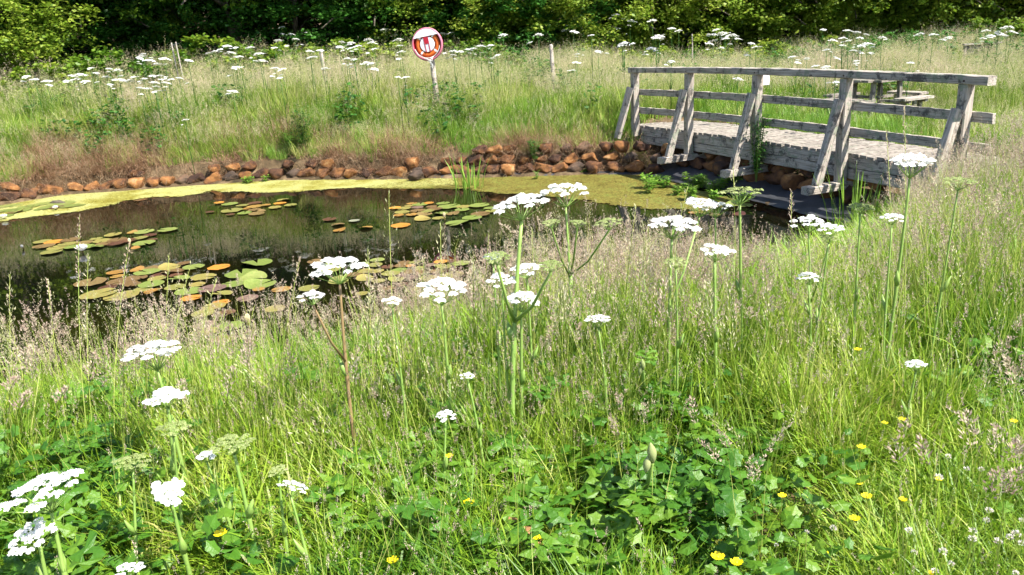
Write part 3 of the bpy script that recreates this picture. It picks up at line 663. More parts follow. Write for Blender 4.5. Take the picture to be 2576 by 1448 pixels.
def clump(name, blades=16, bh=(.3, .6), bw=(.004, .008), rad_=.07, lean=(.1, .5), droop=(0, .35), stems=0, sh=(.6, .8), head='fog', hs=1., nsp=60, mats=None, seed=0, bseg=4, sw=.0028):
    R = np.random.RandomState(seed); mb = MB()
    for k in range(blades):
        a = R.uniform(0, 6.28); r_ = rad_*math.sqrt(R.rand()); b0 = (math.cos(a)*r_, math.sin(a)*r_, -.03)
        v, f, _ = ribbon(b0, a+R.normal()*.8, R.uniform(*bh), R.uniform(*lean), R.uniform(*droop), R.uniform(*bw), bseg, R=R); mb.add(v, f, 0)
    for k in range(stems):
        a = R.uniform(0, 6.28); r_ = rad_*math.sqrt(R.rand()); b0 = (math.cos(a)*r_, math.sin(a)*r_, -.03); H = R.uniform(*sh)
        az = R.uniform(0, 6.28); v, f, c = ribbon(b0, az, H, R.uniform(.03, .22), .02, sw, 4, R=R)
        # keep some width at the top for stems
        mb.add(v, f, 1); tip = c[-1]; d = (c[-1]-c[-2]); d /= np.linalg.norm(d)
        if head == 'fog':
            HL = R.uniform(.08, .13)*hs; tip = tip-d*HL*.15; open_ = R.uniform(.35, 1.)
            nod = R.normal(size=3)*.25; nod[2] = 0
            for q in range(nsp):
                t = R.rand(); ax = tip+d*HL*t+nod*HL*t*t; rr = .032*hs*open_*math.sin(math.pi*min(1, t*.85+.12))**.8*(1-t*.5)
                ang = R.uniform(0, 6.28); o_ = np.array([math.cos(ang), math.sin(ang), 0]); c0 = ax+o_*rr*R.uniform(.2, 1)
                v, f = spikelet(c0, d*.8+o_*.55+R.normal(size=3)*.2, R.uniform(.010, .017)*hs**.6, R.uniform(.0034, .0055)*hs**.6, R); mb.add(v, f, 2)
        elif head == 'oat':
            HL = R.uniform(.16, .26)*hs; tip = tip-d*HL*.3; nod = R.normal(size=3)*.25; nod[2] = 0
            prev = tip
            for q in range(nsp):
                t = (q+R.rand())/nsp; ax = tip+d*HL*t+nod*HL*t*t; rr = R.uniform(.01, .045)*hs*(1-t*.8); ang = R.uniform(0, 6.28)
                o_ = np.array([math.cos(ang), math.sin(ang), .7]); c0 = ax+o_*rr
                v, f = spikelet(c0, o_*.6+np.array([0, 0, .6])+R.normal(size=3)*.25, R.uniform(.012, .018)*hs**.5, .0035*hs**.5, R); mb.add(v, f, 2)
                if hs <= 1.2 and q % 2 == 0:
                    s_ = np.cross(o_, [0, 0, 1.]); s_ = s_/np.linalg.norm(s_)*.0004; mb.add([ax-s_, ax+s_, c0], [(0, 1, 2)], 1)
            a_, b_2 = tip, tip+d*HL+nod*HL; s_ = np.cross(d, [.3, .8, .1]); s_ = s_/np.linalg.norm(s_)*.001
            pts = [tip+d*HL*t+nod*HL*t*t for t in (0, .5, 1)]; mb.add([pts[0]-s_, pts[0]+s_, pts[1]-s_, pts[1]+s_, pts[2]], [(0, 1, 3, 2), (2, 3, 4)], 1)
        elif head == 'spike':
            HL = R.uniform(.06, .11)*hs
            for q in range(nsp):
                t = R.rand(); ang = R.uniform(0, 6.28); o_ = np.array([math.cos(ang), math.sin(ang), 0]); c0 = tip+d*HL*t+o_*.003*hs
                v, f = spikelet(c0, d*.9+o_*.4, .009*hs, .004*hs, R); mb.add(v, f, 2)
    return mb.data(name, mats)
def leafy(name, n=12, size=(.03, .06), h=(.05, .25), spread=.12, mt=None, seed=0, lobed=False):
    R = np.random.RandomState(seed); mb = MB()
    for k in range(n):
        a = R.uniform(0, 6.28); r_ = spread*math.sqrt(R.rand()); c = np.array([math.cos(a)*r_, math.sin(a)*r_, R.uniform(*h)]); s_ = R.uniform(*size)
        nrm = np.array([R.normal()*.45, R.normal()*.45, 1]); nrm /= np.linalg.norm(nrm); u = np.cross(nrm, [math.sin(a), -math.cos(a), .1]); u /= np.linalg.norm(u); w = np.cross(nrm, u)
        K = 11; pts = [c-u*s_*.9]
        for i in range(K):
            q = -math.pi*.86+2*math.pi*.86*i/(K-1); rr = s_*(1+(.22 if i % 2 else -.12) + .15*math.cos(q))
            pts.append(c+u*math.cos(q)*rr+w*math.sin(q)*rr*.8-nrm*(abs(math.sin(q))*.18*s_+R.rand()*.1*s_))
        ci = len(pts); pts.append(c); f = [(ci, 1+i, 2+i) for i in range(K-1)]+[(ci, K, 0), (ci, 0, 1)]
        mb.add(pts, f, 0)
    return mb.data(name, [mt])

def clump_coll(name, meshes):
    c = bpy.data.collections.new(name)
    for i, me in enumerate(meshes):
        o = bpy.data.objects.new(name+'_tuft', me); c.objects.link(o)
    return c
def scatter(name, coll, nvar, P, rot, scl, label, cat='grass', seed=0):
    """one 'stuff' object: a tuft instanced on every point"""
    me = bpy.data.meshes.new(name); N = len(P)
    me.vertices.add(N); me.vertices.foreach_set('co', np.asarray(P, np.float32).reshape(-1))
    R = np.random.RandomState(seed)
    a = me.attributes.new('rot', 'FLOAT_VECTOR', 'POINT'); a.data.foreach_set('vector', np.asarray(rot, np.float32).reshape(-1))
    a = me.attributes.new('scl', 'FLOAT_VECTOR', 'POINT'); a.data.foreach_set('vector', np.asarray(scl, np.float32).reshape(-1))
    a = me.attributes.new('idx', 'INT', 'POINT'); a.data.foreach_set('value', R.randint(0, nvar, N).astype(np.int32))
    o = bpy.data.objects.new(name, me); COL.objects.link(o)
    ng = bpy.data.node_groups.new(name, 'GeometryNodeTree'); ng.interface.new_socket('Geometry', in_out='INPUT', socket_type='NodeSocketGeometry'); ng.interface.new_socket('Geometry', in_out='OUTPUT', socket_type='NodeSocketGeometry')
    n = ng.nodes; l = ng.links; gi = n.new('NodeGroupInput'); go = n.new('NodeGroupOutput')
    m2p = n.new('GeometryNodeMeshToPoints'); l.new(gi.outputs[0], m2p.inputs[0])
    ci = n.new('GeometryNodeCollectionInfo'); ci.inputs[0].default_value = coll; ci.inputs[1].default_value = True; ci.inputs[2].default_value = True
    ip = n.new('GeometryNodeInstanceOnPoints'); l.new(m2p.outputs[0], ip.inputs['Points']); l.new(ci.outputs[0], ip.inputs['Instance']); ip.inputs['Pick Instance'].default_value = True
    def na(nm, tp):
        x = n.new('GeometryNodeInputNamedAttribute'); x.data_type = tp; x.inputs[0].default_value = nm; return x.outputs[0]
    l.new(na('idx', 'INT'), ip.inputs['Instance Index']); l.new(na('rot', 'FLOAT_VECTOR'), ip.inputs['Rotation']); l.new(na('scl', 'FLOAT_VECTOR'), ip.inputs['Scale'])
    l.new(ip.outputs[0], go.inputs[0]); md = o.modifiers.new('tufts', 'NODES'); md.node_group = ng
    tag(o, label, cat, kind='stuff'); return o
def nz2(x, y, s, o=0.):
    return np.array([noise.fractal(Vector((a*s+o, b*s-o, o)), 1, 2, 3) for a, b in zip(x, y)])
TOPX = [-300, 0, 200, 500, 800, 950, 1100, 1250, 1400, 1600, 1800, 1950, 2100, 2200, 2300, 2450, 2576, 2900]
TOPY = [900, 890, 870, 850, 860, 820, 800, 700, 620, 600, 640, 660, 680, 650, 520, 430, 350, 320]
def spread(name, label, coll, nvar, xr, yr, dens, fn, hfn, seed, lean=.12, cat='grass', hnom=0):
    """random points in a rectangle, kept with probability fn(...)"""
    R = np.random.RandomState(seed); N = int((xr[1]-xr[0])*(yr[1]-yr[0])*dens)
    x = R.uniform(*xr, N); y = R.uniform(*yr, N)
    px, py, d = project(x, y, np.zeros(N)+.3); vis = (d > .4) & (px > -260) & (px < 2840) & (py < 1900); x, y = x[vis], y[vis]
    s_ = sdist(x, y); px, py, d = project(x, y, terrain(x, y, s_)); u, v = bridge_uv(x, y)
    onb = (v > -.05) & (v < 1.25) & (u > -.05) & (u < 4*BS+.75)
    pr = fn(x, y, s_, px, py)*~onb; keep = R.rand(len(x)) < pr
    x, y, s_, px, py = x[keep], y[keep], s_[keep], px[keep], py[keep]; z = terrain(x, y, s_); n_ = len(x)
    hh = hfn(x, y, s_, px, py)*R.uniform(.75, 1.2, n_)
    if hnom:
        _, _, dd = project(x, y, z); hm = np.maximum(0, (py-np.interp(px, TOPX, TOPY)-(R.uniform(-170, 130, n_)*np.interp(px, [1300, 1600, 2250, 2400], [1, .5, .35, .8]))))*dd/(F*.95)/hnom
        hh = np.minimum(hh, np.maximum(hm, .35))
    rot = np.stack([R.normal(0, lean, n_), R.normal(0, lean, n_)+.03, R.uniform(0, 6.28, n_)], -1)
    scl = np.stack([R.uniform(.85, 1.2, n_)*hh**.5]*2+[hh], -1)
    print(name, n_)
    return scatter(name, coll, nvar, np.stack([x, y, z], -1), rot, scl, label, cat, seed)

def patch(x, y): return np.clip(nz2(x, y, .9, 5)*3.2+.15, 0, 1)
NB = [M['blade_near'], M['stem_near'], M['head_near']]; NO = [M['blade_near'], M['stem_near'], M['head_oat']]
FB = [M['blade_far'], M['blade_far'], M['head_far']]
# near tufts
short_c = clump_coll('short_grass', [clump('short', 34, (.12, .34), (.0035, .0085), .09, (.15, .9), (.0, .5), mats=NB, seed=i) for i in range(6)])
tall_c = clump_coll('tall_grass', [clump('tall', 20, (.22, .62), (.0035, .008), .08, (.08, .55), (0, .4), stems=6, sh=(.45, .8), head='spike', nsp=26, hs=.8, sw=.0034, mats=NB, seed=20+i) for i in range(6)])
fog_c = clump_coll('seed_grass', [clump('fog', 7, (.2, .45), (.003, .006), .07, (.1, .5), (0, .4), stems=6, sh=(.52, .80), head='fog', nsp=70, mats=NB, seed=40+i) for i in range(8)])
oat_c = clump_coll('oat_grass', [clump('oat', 6, (.2, .45), (.003, .005), .06, (.1, .5), (0, .4), stems=3, sh=(.65, .95), head='oat', nsp=40, mats=NO, seed=60+i) for i in range(6)])
weed_c = clump_coll('weeds', [leafy('weed', 16, (.01, .032), (.03, .24), .13, M['weed'], seed=80+i) for i in range(5)])
# far tufts (coarser)
farb_c = clump_coll('meadow_green', [clump('mg', 20, (.25, .66), (.007, .014), .13, (.08, .5), (0, .35), mats=FB, seed=100+i, bseg=4) for i in range(5)])
farh_c = clump_coll('meadow_heads', [clump('mh', 9, (.3, .6), (.005, .009), .13, (.1, .6), (0, .45), stems=9, sh=(.5, .8), head='fog', hs=1.45, nsp=20, mats=FB, seed=120+i, sw=.005) for i in range(6)])
faro_c = clump_coll('meadow_oats', [clump('mo', 5, (.3, .6), (.005, .009), .13, (.1, .7), (.1, .5), stems=6, sh=(.6, .9), head='oat', hs=1.3, nsp=14, mats=FB, seed=140+i, sw=.005) for i in range(5)])
dry_c = clump_coll('dry_grass', [clump('dry', 26, (.10, .34), (.003, .006), .12, (.4, 1.6), (.2, .8), stems=2, sh=(.2, .4), head='oat', hs=1, nsp=10, mats=[M['dry']]*3, seed=160+i) for i in range(5)])
rush_c = clump_coll('rush_grass', [clump('rush', 34, (.3, .62), (.004, .007), .10, (.05, .35), (0, .15), mats=[M['rush']]*3, seed=180+i) for i in range(4)])

def farside(x, y, s, px, py): 
    u, v = bridge_uv(x, y); return ((y > 10.2) & (x < 1.9)) | ((u < .9) & (y > 10)) | (v > 1.1) | (s < -5)
def meadow_h(x, y, s, px, py): return (1+.55*nz2(x, y, .8, 1.5))*(.55+.5*sstep(.6, 2.4, s))*(.9+.2*sstep(3, -5, x))*(1-.5*behind(x, y)*(x > 3.2))
XR, YR = (-16, 20), (5, 33)
fallo = lambda y: np.clip(1.25-(y-13)/26, .35, 1)
n1 = lambda x, y: nz2(x, y, .42, 3.1)
def behind(x, y):
    u, v = bridge_uv(x, y); return (v > 1.1) & (v < 5.5) & (u > 0)
spread('meadow_grass', 'long green and straw meadow grass beyond the pond', farb_c, 5, XR, YR, 62, lambda x, y, s, px, py: farside(x, y, s, px, py)*(s > .42)*fallo(y)*np.clip(.75+n1(x, y)*.8, .2, 1), meadow_h, 1, .2)
spread('meadow_seed_grass', 'pinkish seeding meadow grass beyond the pond', farh_c, 6, XR, YR, 48, lambda x, y, s, px, py: farside(x, y, s, px, py)*(s > .7)*fallo(y)*np.clip(.52-n1(x, y)*1.8-.35*behind(x, y), .08, 1), meadow_h, 2, .2)
spread('meadow_oat_grass', 'tall arching seed grass beyond the pond', faro_c, 5, XR, YR, 34, lambda x, y, s, px, py: farside(x, y, s, px, py)*(s > 1.6)*fallo(y)*np.clip(.35+.5*nz2(x, y, .6, 9)-.2*behind(x, y), .05, 1), meadow_h, 3, .2)
herb_c = clump_coll('meadow_herbs', [leafy('herb', 26, (.03, .06), (.2, .75), .16, M['nettle'], seed=90+i) for i in range(4)])
spread('meadow_herbs', 'dark leafy nettles and docks among the meadow grass', herb_c, 4, XR, YR, 6, lambda x, y, s, px, py: farside(x, y, s, px, py)*(s > .8)*np.clip(-.05+nz2(x, y, .55, 13)*2.2+.5*sstep(21, 25, y)-3*behind(x, y), 0, 1), lambda x, y, s, px, py: .9+.3*sstep(20, 24, y), 14, .1, 'nettles')
spread('dry_grass', 'brown dead grass hanging over the far stone edge', dry_c, 5, (-13, 6), (7, 20), 260, lambda x, y, s, px, py: farside(x, y, s, px, py)*(s > .2)*(s < .85+.7*(px < 900))*np.clip((.42+nz2(x, y, .7, 4)*1.7+.5*(s < .5))*(1-.35*(px > 1100)), .04, 1), lambda x, y, s, px, py: .95+.5*(s > .5), 4, .3)
spread('bank_grass', 'upright fresh green grass on the far bank above the stones', rush_c, 4, (-13, 6), (7, 20), 60, lambda x, y, s, px, py: farside(x, y, s, px, py)*(s > .4)*(s < 3.2)*np.clip((.28+nz2(x, y, .8, 7.7)*1.3), .0, 1), lambda x, y, s, px, py: .45+.35*sstep(.4, 1.6, s), 5, .12)
def nearside(x, y, s, px, py):
    u, v = bridge_uv(x, y); clear = (v > -2.0) & (u < 5.9) & (s < 1.6)
    return ~farside(x, y, s, px, py) & (s > -.02) & ~clear
def bandw(px): return np.interp(px, [0, 400, 900, 1500, 2100, 2600], [.9, .9, 1.2, 1.9, 1.7, 1.5])
NX, NY = (-6.5, 9.5), (.8, 12)
spread('short_grass', 'lush green grass in the foreground', short_c, 6, NX, NY, 330, lambda x, y, s, px, py: nearside(x, y, s, px, py)*(s > .1)*np.where(py > 760, 1, .6)*np.clip(1.15-.35*(s < 1.0), 0, 1)*(1-.45*patch(x, y)*(py > 960))*(1-.75*(px < 950)*(s < .8)), lambda x, y, s, px, py: (1-.62*(px < 950)*sstep(1.2, .4, s))*(.9+.3*sstep(1350, 900, py)-.25*(px > 1700)*(py > 1200))*(1-.35*patch(x, y)*(py > 960)), 6, .15)
spread('tall_grass', 'tall green grass on the near bank', tall_c, 6, NX, NY, 150, lambda x, y, s, px, py: nearside(x, y, s, px, py)*(s > .02)*np.where(py > 1250, .25, np.where((px > 1900) & (py > 950), .45, .85))*(1-.75*patch(x, y)*(py > 960))*(1-.65*(px < 950)*(s < .8)), lambda x, y, s, px, py: .55+.4*sstep(1300, 950, py), 7, .13, hnom=.75)
spread('seed_grass', 'pinkish cream seed heads of grass along the near bank', fog_c, 8, NX, NY, 150, lambda x, y, s, px, py: nearside(x, y, s, px, py)*(s > .02)*np.clip(np.interp(s/bandw(px), [0, .5, 1, 1.6, 3], [.6, .5, .2, .04, .004])*(1-.6*(px > 1750)*(py > 900))*(1+nz2(x, y, 1.3, 2)*2.6)*np.where(px < 1000, .4, .95), 0, 1), lambda x, y, s, px, py: .8+.2*sstep(1250, 950, py), 8, .16, hnom=.85)
spread('oat_grass', 'tall open seed stems of grass along the near bank', oat_c, 6, NX, NY, 45, lambda x, y, s, px, py: nearside(x, y, s, px, py)*(s > .05)*np.where(s < bandw(px)*1.1, .7, .12), lambda x, y, s, px, py: .85+0*x, 9, .14, hnom=1.0)
spread('ground_weeds', 'small broad leaved weeds among the foreground grass', weed_c, 5, NX, (.8, 7), 55, lambda x, y, s, px, py: nearside(x, y, s, px, py)*(s > .3)*np.clip(.12+patch(x, y)*.9-.2*(px > 1900), .05, 1), lambda x, y, s, px, py: 1.+0*x, 10, .12, 'weeds')

# ------------------------------------------------------------------ umbel flowers (hogweed)
def floret_mesh(name, R0, rays, seed, mats, dome=.28, spread_=1., detail=2, ragged=.15, ang=0):
    """compound umbel: rays from the origin to many small flat clusters. slot 0 florets, slot 1 green rays"""
    R = np.random.RandomState(seed); mb = MB(); top = R0*.55
    cs = []
    for k in range(rays):
        r_ = math.sqrt((k+.5)/rays); a = k*2.39996+R.normal()*.15
        rr = R0*r_*(1-ragged*R.rand()); cs.append((rr*math.cos(a), rr*math.sin(a), top+R0*dome*(1-r_*r_)+R.normal()*R0*.035))
    for c in cs:
        c = np.array(c); ur = R0*R.uniform(.13, .21)*math.sqrt(20/rays)
        if detail: tube(mb, [(0, 0, 0), tuple(c*np.array([.6, .6, .45])), tuple(c-np.array([0, 0, .012]))], [.0016, .0012, .001], 3, 1, False)
        nf = (34 if detail == 2 else 12) if detail else 7
        for q in range(nf):
            r_ = math.sqrt((q+.5)/nf); a = q*2.39996+R.rand(); p = c+np.array([ur*r_*math.cos(a), ur*r_*math.sin(a), ur*.35*(1-r_*r_)+R.normal()*.0012])
            fs = ur*(.30 if detail == 2 else .5 if detail else .62)*(1.25 if r_ > .8 else 1)
            nrm = np.array([math.cos(a)*r_*.5+R.normal()*.25, math.sin(a)*r_*.5+R.normal()*.25, 1]); nrm /= np.linalg.norm(nrm)
            u = np.cross(nrm, [.2, 1, .1]); u /= np.linalg.norm(u); w = np.cross(nrm, u); ph = R.rand()*6
            if detail == 2:
                for j in range(5):
                    b_ = ph+j*1.2566; d = u*math.cos(b_)+w*math.sin(b_); e_ = np.cross(nrm, d); L = fs*R.uniform(.85, 1.15)
                    mb.add([p, p+d*L*.6+e_*L*.34, p+d*L*.95+nrm*L*.1, p+d*L*.6-e_*L*.34], [(0, 1, 2, 3)], 0)
            else:
                pts = [p+(u*math.cos(ph+j*1.047)+w*math.sin(ph+j*1.047))*fs*R.uniform(.6, 1.1) for j in range(6)]; mb.add(pts, [tuple(range(6))], 0)
    return mb.data(name, mats)
UMM = [M['umbel'], M['hog_stem']]; UGM = [M['umbel_green'], M['hog_stem']]
UMB = [floret_mesh('umbel', .10, 19, 200+i, UMM, ragged=.2+.1*i) for i in range(4)]
UMG = [floret_mesh('umbel', .10, 20, 220+i, UGM, dome=.2) for i in range(2)]
UMF = [floret_mesh('umbel', .10, 13, 240+i, UMM, detail=1, dome=.3, ragged=.4) for i in range(4)]
def hog_leaf(name, L, seed, mt):
    """pinnate leaf with broad toothed lobes, petiole along +x"""
    R = np.random.RandomState(seed); mb = MB()
    tube(mb, [(0, 0, 0), (L*.35, 0, L*.12), (L*.9, 0, L*.14)], [.0035, .003, .0015], 5, 1)
    lob = [(L*.45, 1, .9, .26), (L*.45, -1, .9, .26), (L*.68, 1, .8, .26), (L*.68, -1, .8, .26), (L*.86, 0, 0, .34)]
    for x0, side, a0, sz in lob:
        sz = sz*L*R.uniform(.85, 1.15); a = side*a0+R.normal()*.1; d = np.array([math.cos(a), math.sin(a), R.normal()*.12]); w = np.array([-d[1], d[0], R.normal()*.2]); nrm = np.cross(d, w)
        c0 = np.array([x0, 0, L*.13]); K = 17; pts = []
        for i in range(K):
            t = i/(K-1); q = (t-.5)*2; rr = (1+.32*math.cos(q*math.pi*3)-.20*(i % 2))*(1.0-.25*abs(q)**3)
            ph = q*2.35; pts.append(c0+d*sz*(.75+.75*math.cos(ph)*rr)+w*sz*.95*math.sin(ph)*rr-nrm*0+np.array([0, 0, -abs(math.sin(ph))*sz*.16-.12*sz*(math.cos(ph) > .7)+R.normal()*sz*.035]))
        mid = [c0, c0+d*sz*.7+np.array([0, 0, .03*sz]), c0+d*sz*1.2]
        n0 = len(pts); pts += mid
        f = []
        for i in range(K-1):
            t = abs((i+.5)/(K-1)-.5)*2; m_ = n0+(1 if t > .35 else 2); f.append((m_, i, i+1))
        f += [(n0+1, n0+2, min(range(K), key=lambda i: abs(abs(i/(K-1)-.5)*2-.35) if i > K/2 else 9)), (n0, n0+1, 0), (n0, K-1, n0+1)]
        mb.add(pts, f, 0)
    return mb.data(name, [mt, M['hog_stem']])
HLEAF = [hog_leaf('leaf', 1.0, 300+i, M['weed']) for i in range(4)]
def add_leaf(parent, pos, az, size, tilt=-.2, k=0):
    o = bpy.data.objects.new('leaf', HLEAF[k % 4]); COL.objects.link(o); o.parent = parent; o.location = pos; o.rotation_euler = (0, -tilt, az); o.scale = (size,)*3; return o
rnd = random.Random(31)
def hogweed(px, py, w, h, lab, base=None, kind='w', red=False, lean=None, extra=(), leaves=0, tilt=0., grp=None, thick=1.):
    """umbel centred on the pixel at height h above eye-independent ground; stem grows to a base on the bank"""
    p = at(px, py, h); dist = (p-Vector((0, 0, EYE))).length; rad_ = w*dist/F/2
    if base is None: bx, by = p.x+rnd.uniform(-.05, .05), p.y-rnd.uniform(-.03, .08)
    else:
        q = at(base[0], base[1], 0); 
        for _ in range(6): q = at(base[0], base[1], tz(q.x, q.y))
        bx, by = q.x, q.y
    g0 = tz(bx, by); e_ = empty('hogweed', (bx, by, g0), 0, lab, 'hogweed', grp)
    top = Vector((p.x-bx, p.y-by, p.z-g0)); k = rad_/.10
    top.z -= .055*k
    mid = Vector((top.x*.35+rnd.uniform(-.015, .015), top.y*.35, top.z*.5))
    def curve(t, A=Vector((0, 0, -.02)), B=mid, C=top): return A*(1-t)**2+B*2*t*(1-t)+C*t*t
    mb = MB(); rr = (.0075 if w > 90 else .0052)*thick; pts = [curve(t) for t in np.linspace(0, 1, 12)]
    rads = [rr*(1.15-.5*i/11) for i in range(12)]; rads[6] *= 1.25
    tube(mb, pts, rads, 8)
    heads = [(top, k, rnd.uniform(0, 6), kind, tilt)]
    for (dx, dy, ww, ez, kd) in extra:        # side branches: pixel offsets
        c = at(px+dx, py+dy, h+ez); c = Vector((c.x-bx, c.y-by, c.z-g0)); k2 = ww*dist/F/2/.10; c.z -= .055*k2
        s0 = curve(.62); tube(mb, [s0, (s0+c)/2+Vector((0, 0, -.03)), c], [rr*.7, rr*.6, rr*.5], 6); heads.append((c, k2, 1., kd, 0))
    mb.build('stem', M['hog_stem_red' if red else 'hog_stem'], e_, True)
    # sheath at the branching node
    s0 = curve(.55); mb = MB(); a = rnd.uniform(0, 6); tube(mb, [s0, s0+Vector((math.cos(a)*.014, math.sin(a)*.014, .03)), s0+Vector((math.cos(a)*.03, math.sin(a)*.03, .07))], [rr*1.2, rr*1.7, rr*.3], 7); mb.build('sheath', M['hog_stem'], e_, True)
    for c, kk, rz, kd, tl in heads:
        me = rnd.choice(UMB if kd == 'w' else UMG); o = bpy.data.objects.new('umbel', me); COL.objects.link(o); o.parent = e_; o.location = c; o.scale = (kk,)*3
        o.rotation_euler = (rnd.uniform(-.1, .1)+tl, rnd.uniform(-.12, .12), rz)
    for i in range(leaves): add_leaf(e_, curve(.05+.12*i), rnd.uniform(0, 6.28), rnd.uniform(.2, .3), .1, i)
    return e_
H = hogweed
H(1310, 518, 142, 1.04, 'large white umbel on a thick green stem left of centre, tallest hogweed in the middle', (1290, 1195), extra=((-60, 130, 70, -.12, 'g'), (75, 150, 60, -.14, 'g')), leaves=3, thick=1.35)
H(1422, 486, 132, .92, 'white umbel with outlying clusters against the pond moss, right of the tallest hogweed', (1440, 960), extra=((-35, 75, 45, -.02, 'g'), (30, 75, 40, -.02, 'g'), (110, 75, 60, -.02, 'g')), leaves=1)
H(850, 676, 150, .86, 'white umbel on a tall reddish stem in front of the lily pads', (903, 1200), red=True, extra=((-65, 72, 72, -.05, 'w'),), leaves=2)
H(1325, 680, 88, .78, 'white umbel behind the thick green stem, just below its branch node', leaves=1)
H(1262, 706, 82, .76, 'small white umbel left of the thick green stem', leaves=0)
H(1240, 650, 70, .80, 'thin edge-on white umbel left of the thick green stem, highest of its trio')
H(1108, 732, 140, .74, 'broad flat white umbel over the water at the centre', leaves=1)
H(1310, 757, 112, .70, 'white umbel crossing the thick green stem at mid height', leaves=1)
H(1505, 808, 78, .58, 'white umbel between the pink grass heads right of the centre stems')
H(1690, 568, 126, .86, 'dense white umbel at the left of the right-hand hogweed cluster', extra=((70, -50, 110, .04, 'w'),), leaves=1)
H(1800, 524, 88, .88, 'white umbel just below the greenish umbel near the bridge', leaves=0)
H(1798, 634, 96, .78, 'white umbel lowest in the right-hand hogweed cluster', leaves=1)
H(1862, 486, 105, .95, 'greenish white umbel with visible rays in front of the bridge boulders', kind='g', leaves=1)
H(2035, 562, 88, .84, 'white umbel over the dark liner below the second footing', extra=((56, 15, 62, 0, 'w'),))
H(2245, 550, 56, .84, 'small white umbel right of the right-hand iris leaves')
H(2292, 413, 122, 1.06, 'wide flat white umbel in front of the right end of the bridge deck', (2215, 1010), leaves=1)
H(2412, 458, 70, .98, 'cream umbel at the right, below the end of the footbridge', kind='g')
H(2165, 522, 60, .86, 'cream umbel among the right-hand iris leaves', kind='g')
H(1025+1010, 700, 62, .62, 'loose white umbel above the brown grass at the right of the pond')
H(388, 892, 150, .62, 'broad white umbel over the dark water at the lower left', leaves=1)
H(418, 1000, 104, .56, 'white umbel at the lower left, directly below the broad one', leaves=1)
H(432, 1080, 78, .50, 'greenish unopened umbel at the lower left', kind='g')
H(518, 1150, 58, .45, 'small white umbel on the near left bank in the green grass', leaves=1)
H(116, 1240, 176, .46, 'widest white umbel in the bottom left corner', leaves=2)
H(425, 1232, 92, .44, 'ragged white umbel tipped toward the viewer in the lower left grass', tilt=.5, leaves=2)
H(728, 1230, 76, .44, 'ragged white umbel in the lower left, right of the other tipped one', tilt=.5, leaves=2)
H(92, 1346, 104, .34, 'round white umbel lowest in the bottom left corner', leaves=2, tilt=.25)
H(1176, 948, 44, .48, 'tiny white umbel low in the middle among green leaves')
H(2306, 920, 58, .42, 'lone white umbel in the green grass at the right')
H(325, 1436, 66, .26, 'white umbel cut by the bottom edge at the left')
H(1120, 1048, 60, .40, 'faded pinkish umbel right of the reddish stem')
H(585, 1118, 100, .50, 'brown green seeding umbel on the near left bank', kind='g', leaves=1)
H(330, 1165, 84, .46, 'olive green seeding umbel above the widest white umbel', kind='g')
H(985, 760, 62, .74, 'cream umbel between the grass heads left of the broad flat one', kind='w')
H(700, 1185, 50, .44, 'pale half-open umbel above the right tipped umbel', kind='g')
H(1700, 660, 60, .76, 'green budding umbel under the right-hand cluster', kind='g')
H(2085, 600, 50, .8, 'green budding umbel left of the right-hand iris', kind='g')

# leafy hogweed rosettes
def rosette(px, py, lab, n=6, L=.30, rise=.12):
    q = at(px, py, 0)
    for _ in range(6): q = at(px, py, tz(q.x, q.y)+.1)
    g0 = tz(q.x, q.y); e_ = empty('hogweed_rosette', (q.x, q.y, g0), 0, lab, 'leafy plant', 'hogweed leaf rosettes in the foreground')
    for i in range(n): add_leaf(e_, (rnd.uniform(-.03, .03), rnd.uniform(-.03, .03), rise*rnd.uniform(.2, 1.2)), 6.28*i/n+rnd.uniform(-.4, .4), L*.72*rnd.uniform(.75, 1.15), rnd.uniform(.1, .5), i)
for i, (x, y, L, where) in enumerate(((560*1.017*.0+215, 1200, .26, 'behind the widest white umbel'), (250, 1130+60, .24, 'above the bottom left umbels'), (40, 1330, .30, 'at the left edge under the round umbel'), (160, 1385, .30, 'under the round umbel'), (975, 1235, .28, 'at the foot of the reddish stem'), (1060, 1190, .26, 'right of the reddish stem'), (1090, 1300, .22, 'between the reddish and the thick green stem'), (1200, 1350, .32, 'below the thick green stem'), (1290, 1390, .26, 'bottom centre, beside the dead leaf'), (1400, 1230, .32, 'right of the base of the thick green stem'), (1470, 1170, .28, 'middle of the foreground'), (1560, 1080, .28, 'below the upper green bud'), (1660, 1020, .26, 'right of the upper green bud'), (1700, 940, .24, 'under the right-hand hogweed cluster'), (1640, 1290, .26, 'below the big green bud'), (1740, 1260, .28, 'right of the big green bud'), (1330, 900, .20, 'halfway up behind the thick green stem'), (1560, 900, .22, 'in front of the pink grass heads'), (1850, 1130, .2, 'right of centre in the green grass'), (500, 1290, .22, 'between the tipped umbels'), (620, 1370, .24, 'bottom left between the umbels'), (1520, 1400, .24, 'bottom edge right of the dead leaf'), (900, 1400, .22, 'bottom edge left of centre'), (1480, 990, .24, 'left of the upper green bud'))):
    rosette(x, y, 'lobed green hogweed leaves %s' % where, n=6 if i % 2 else 5, L=L)

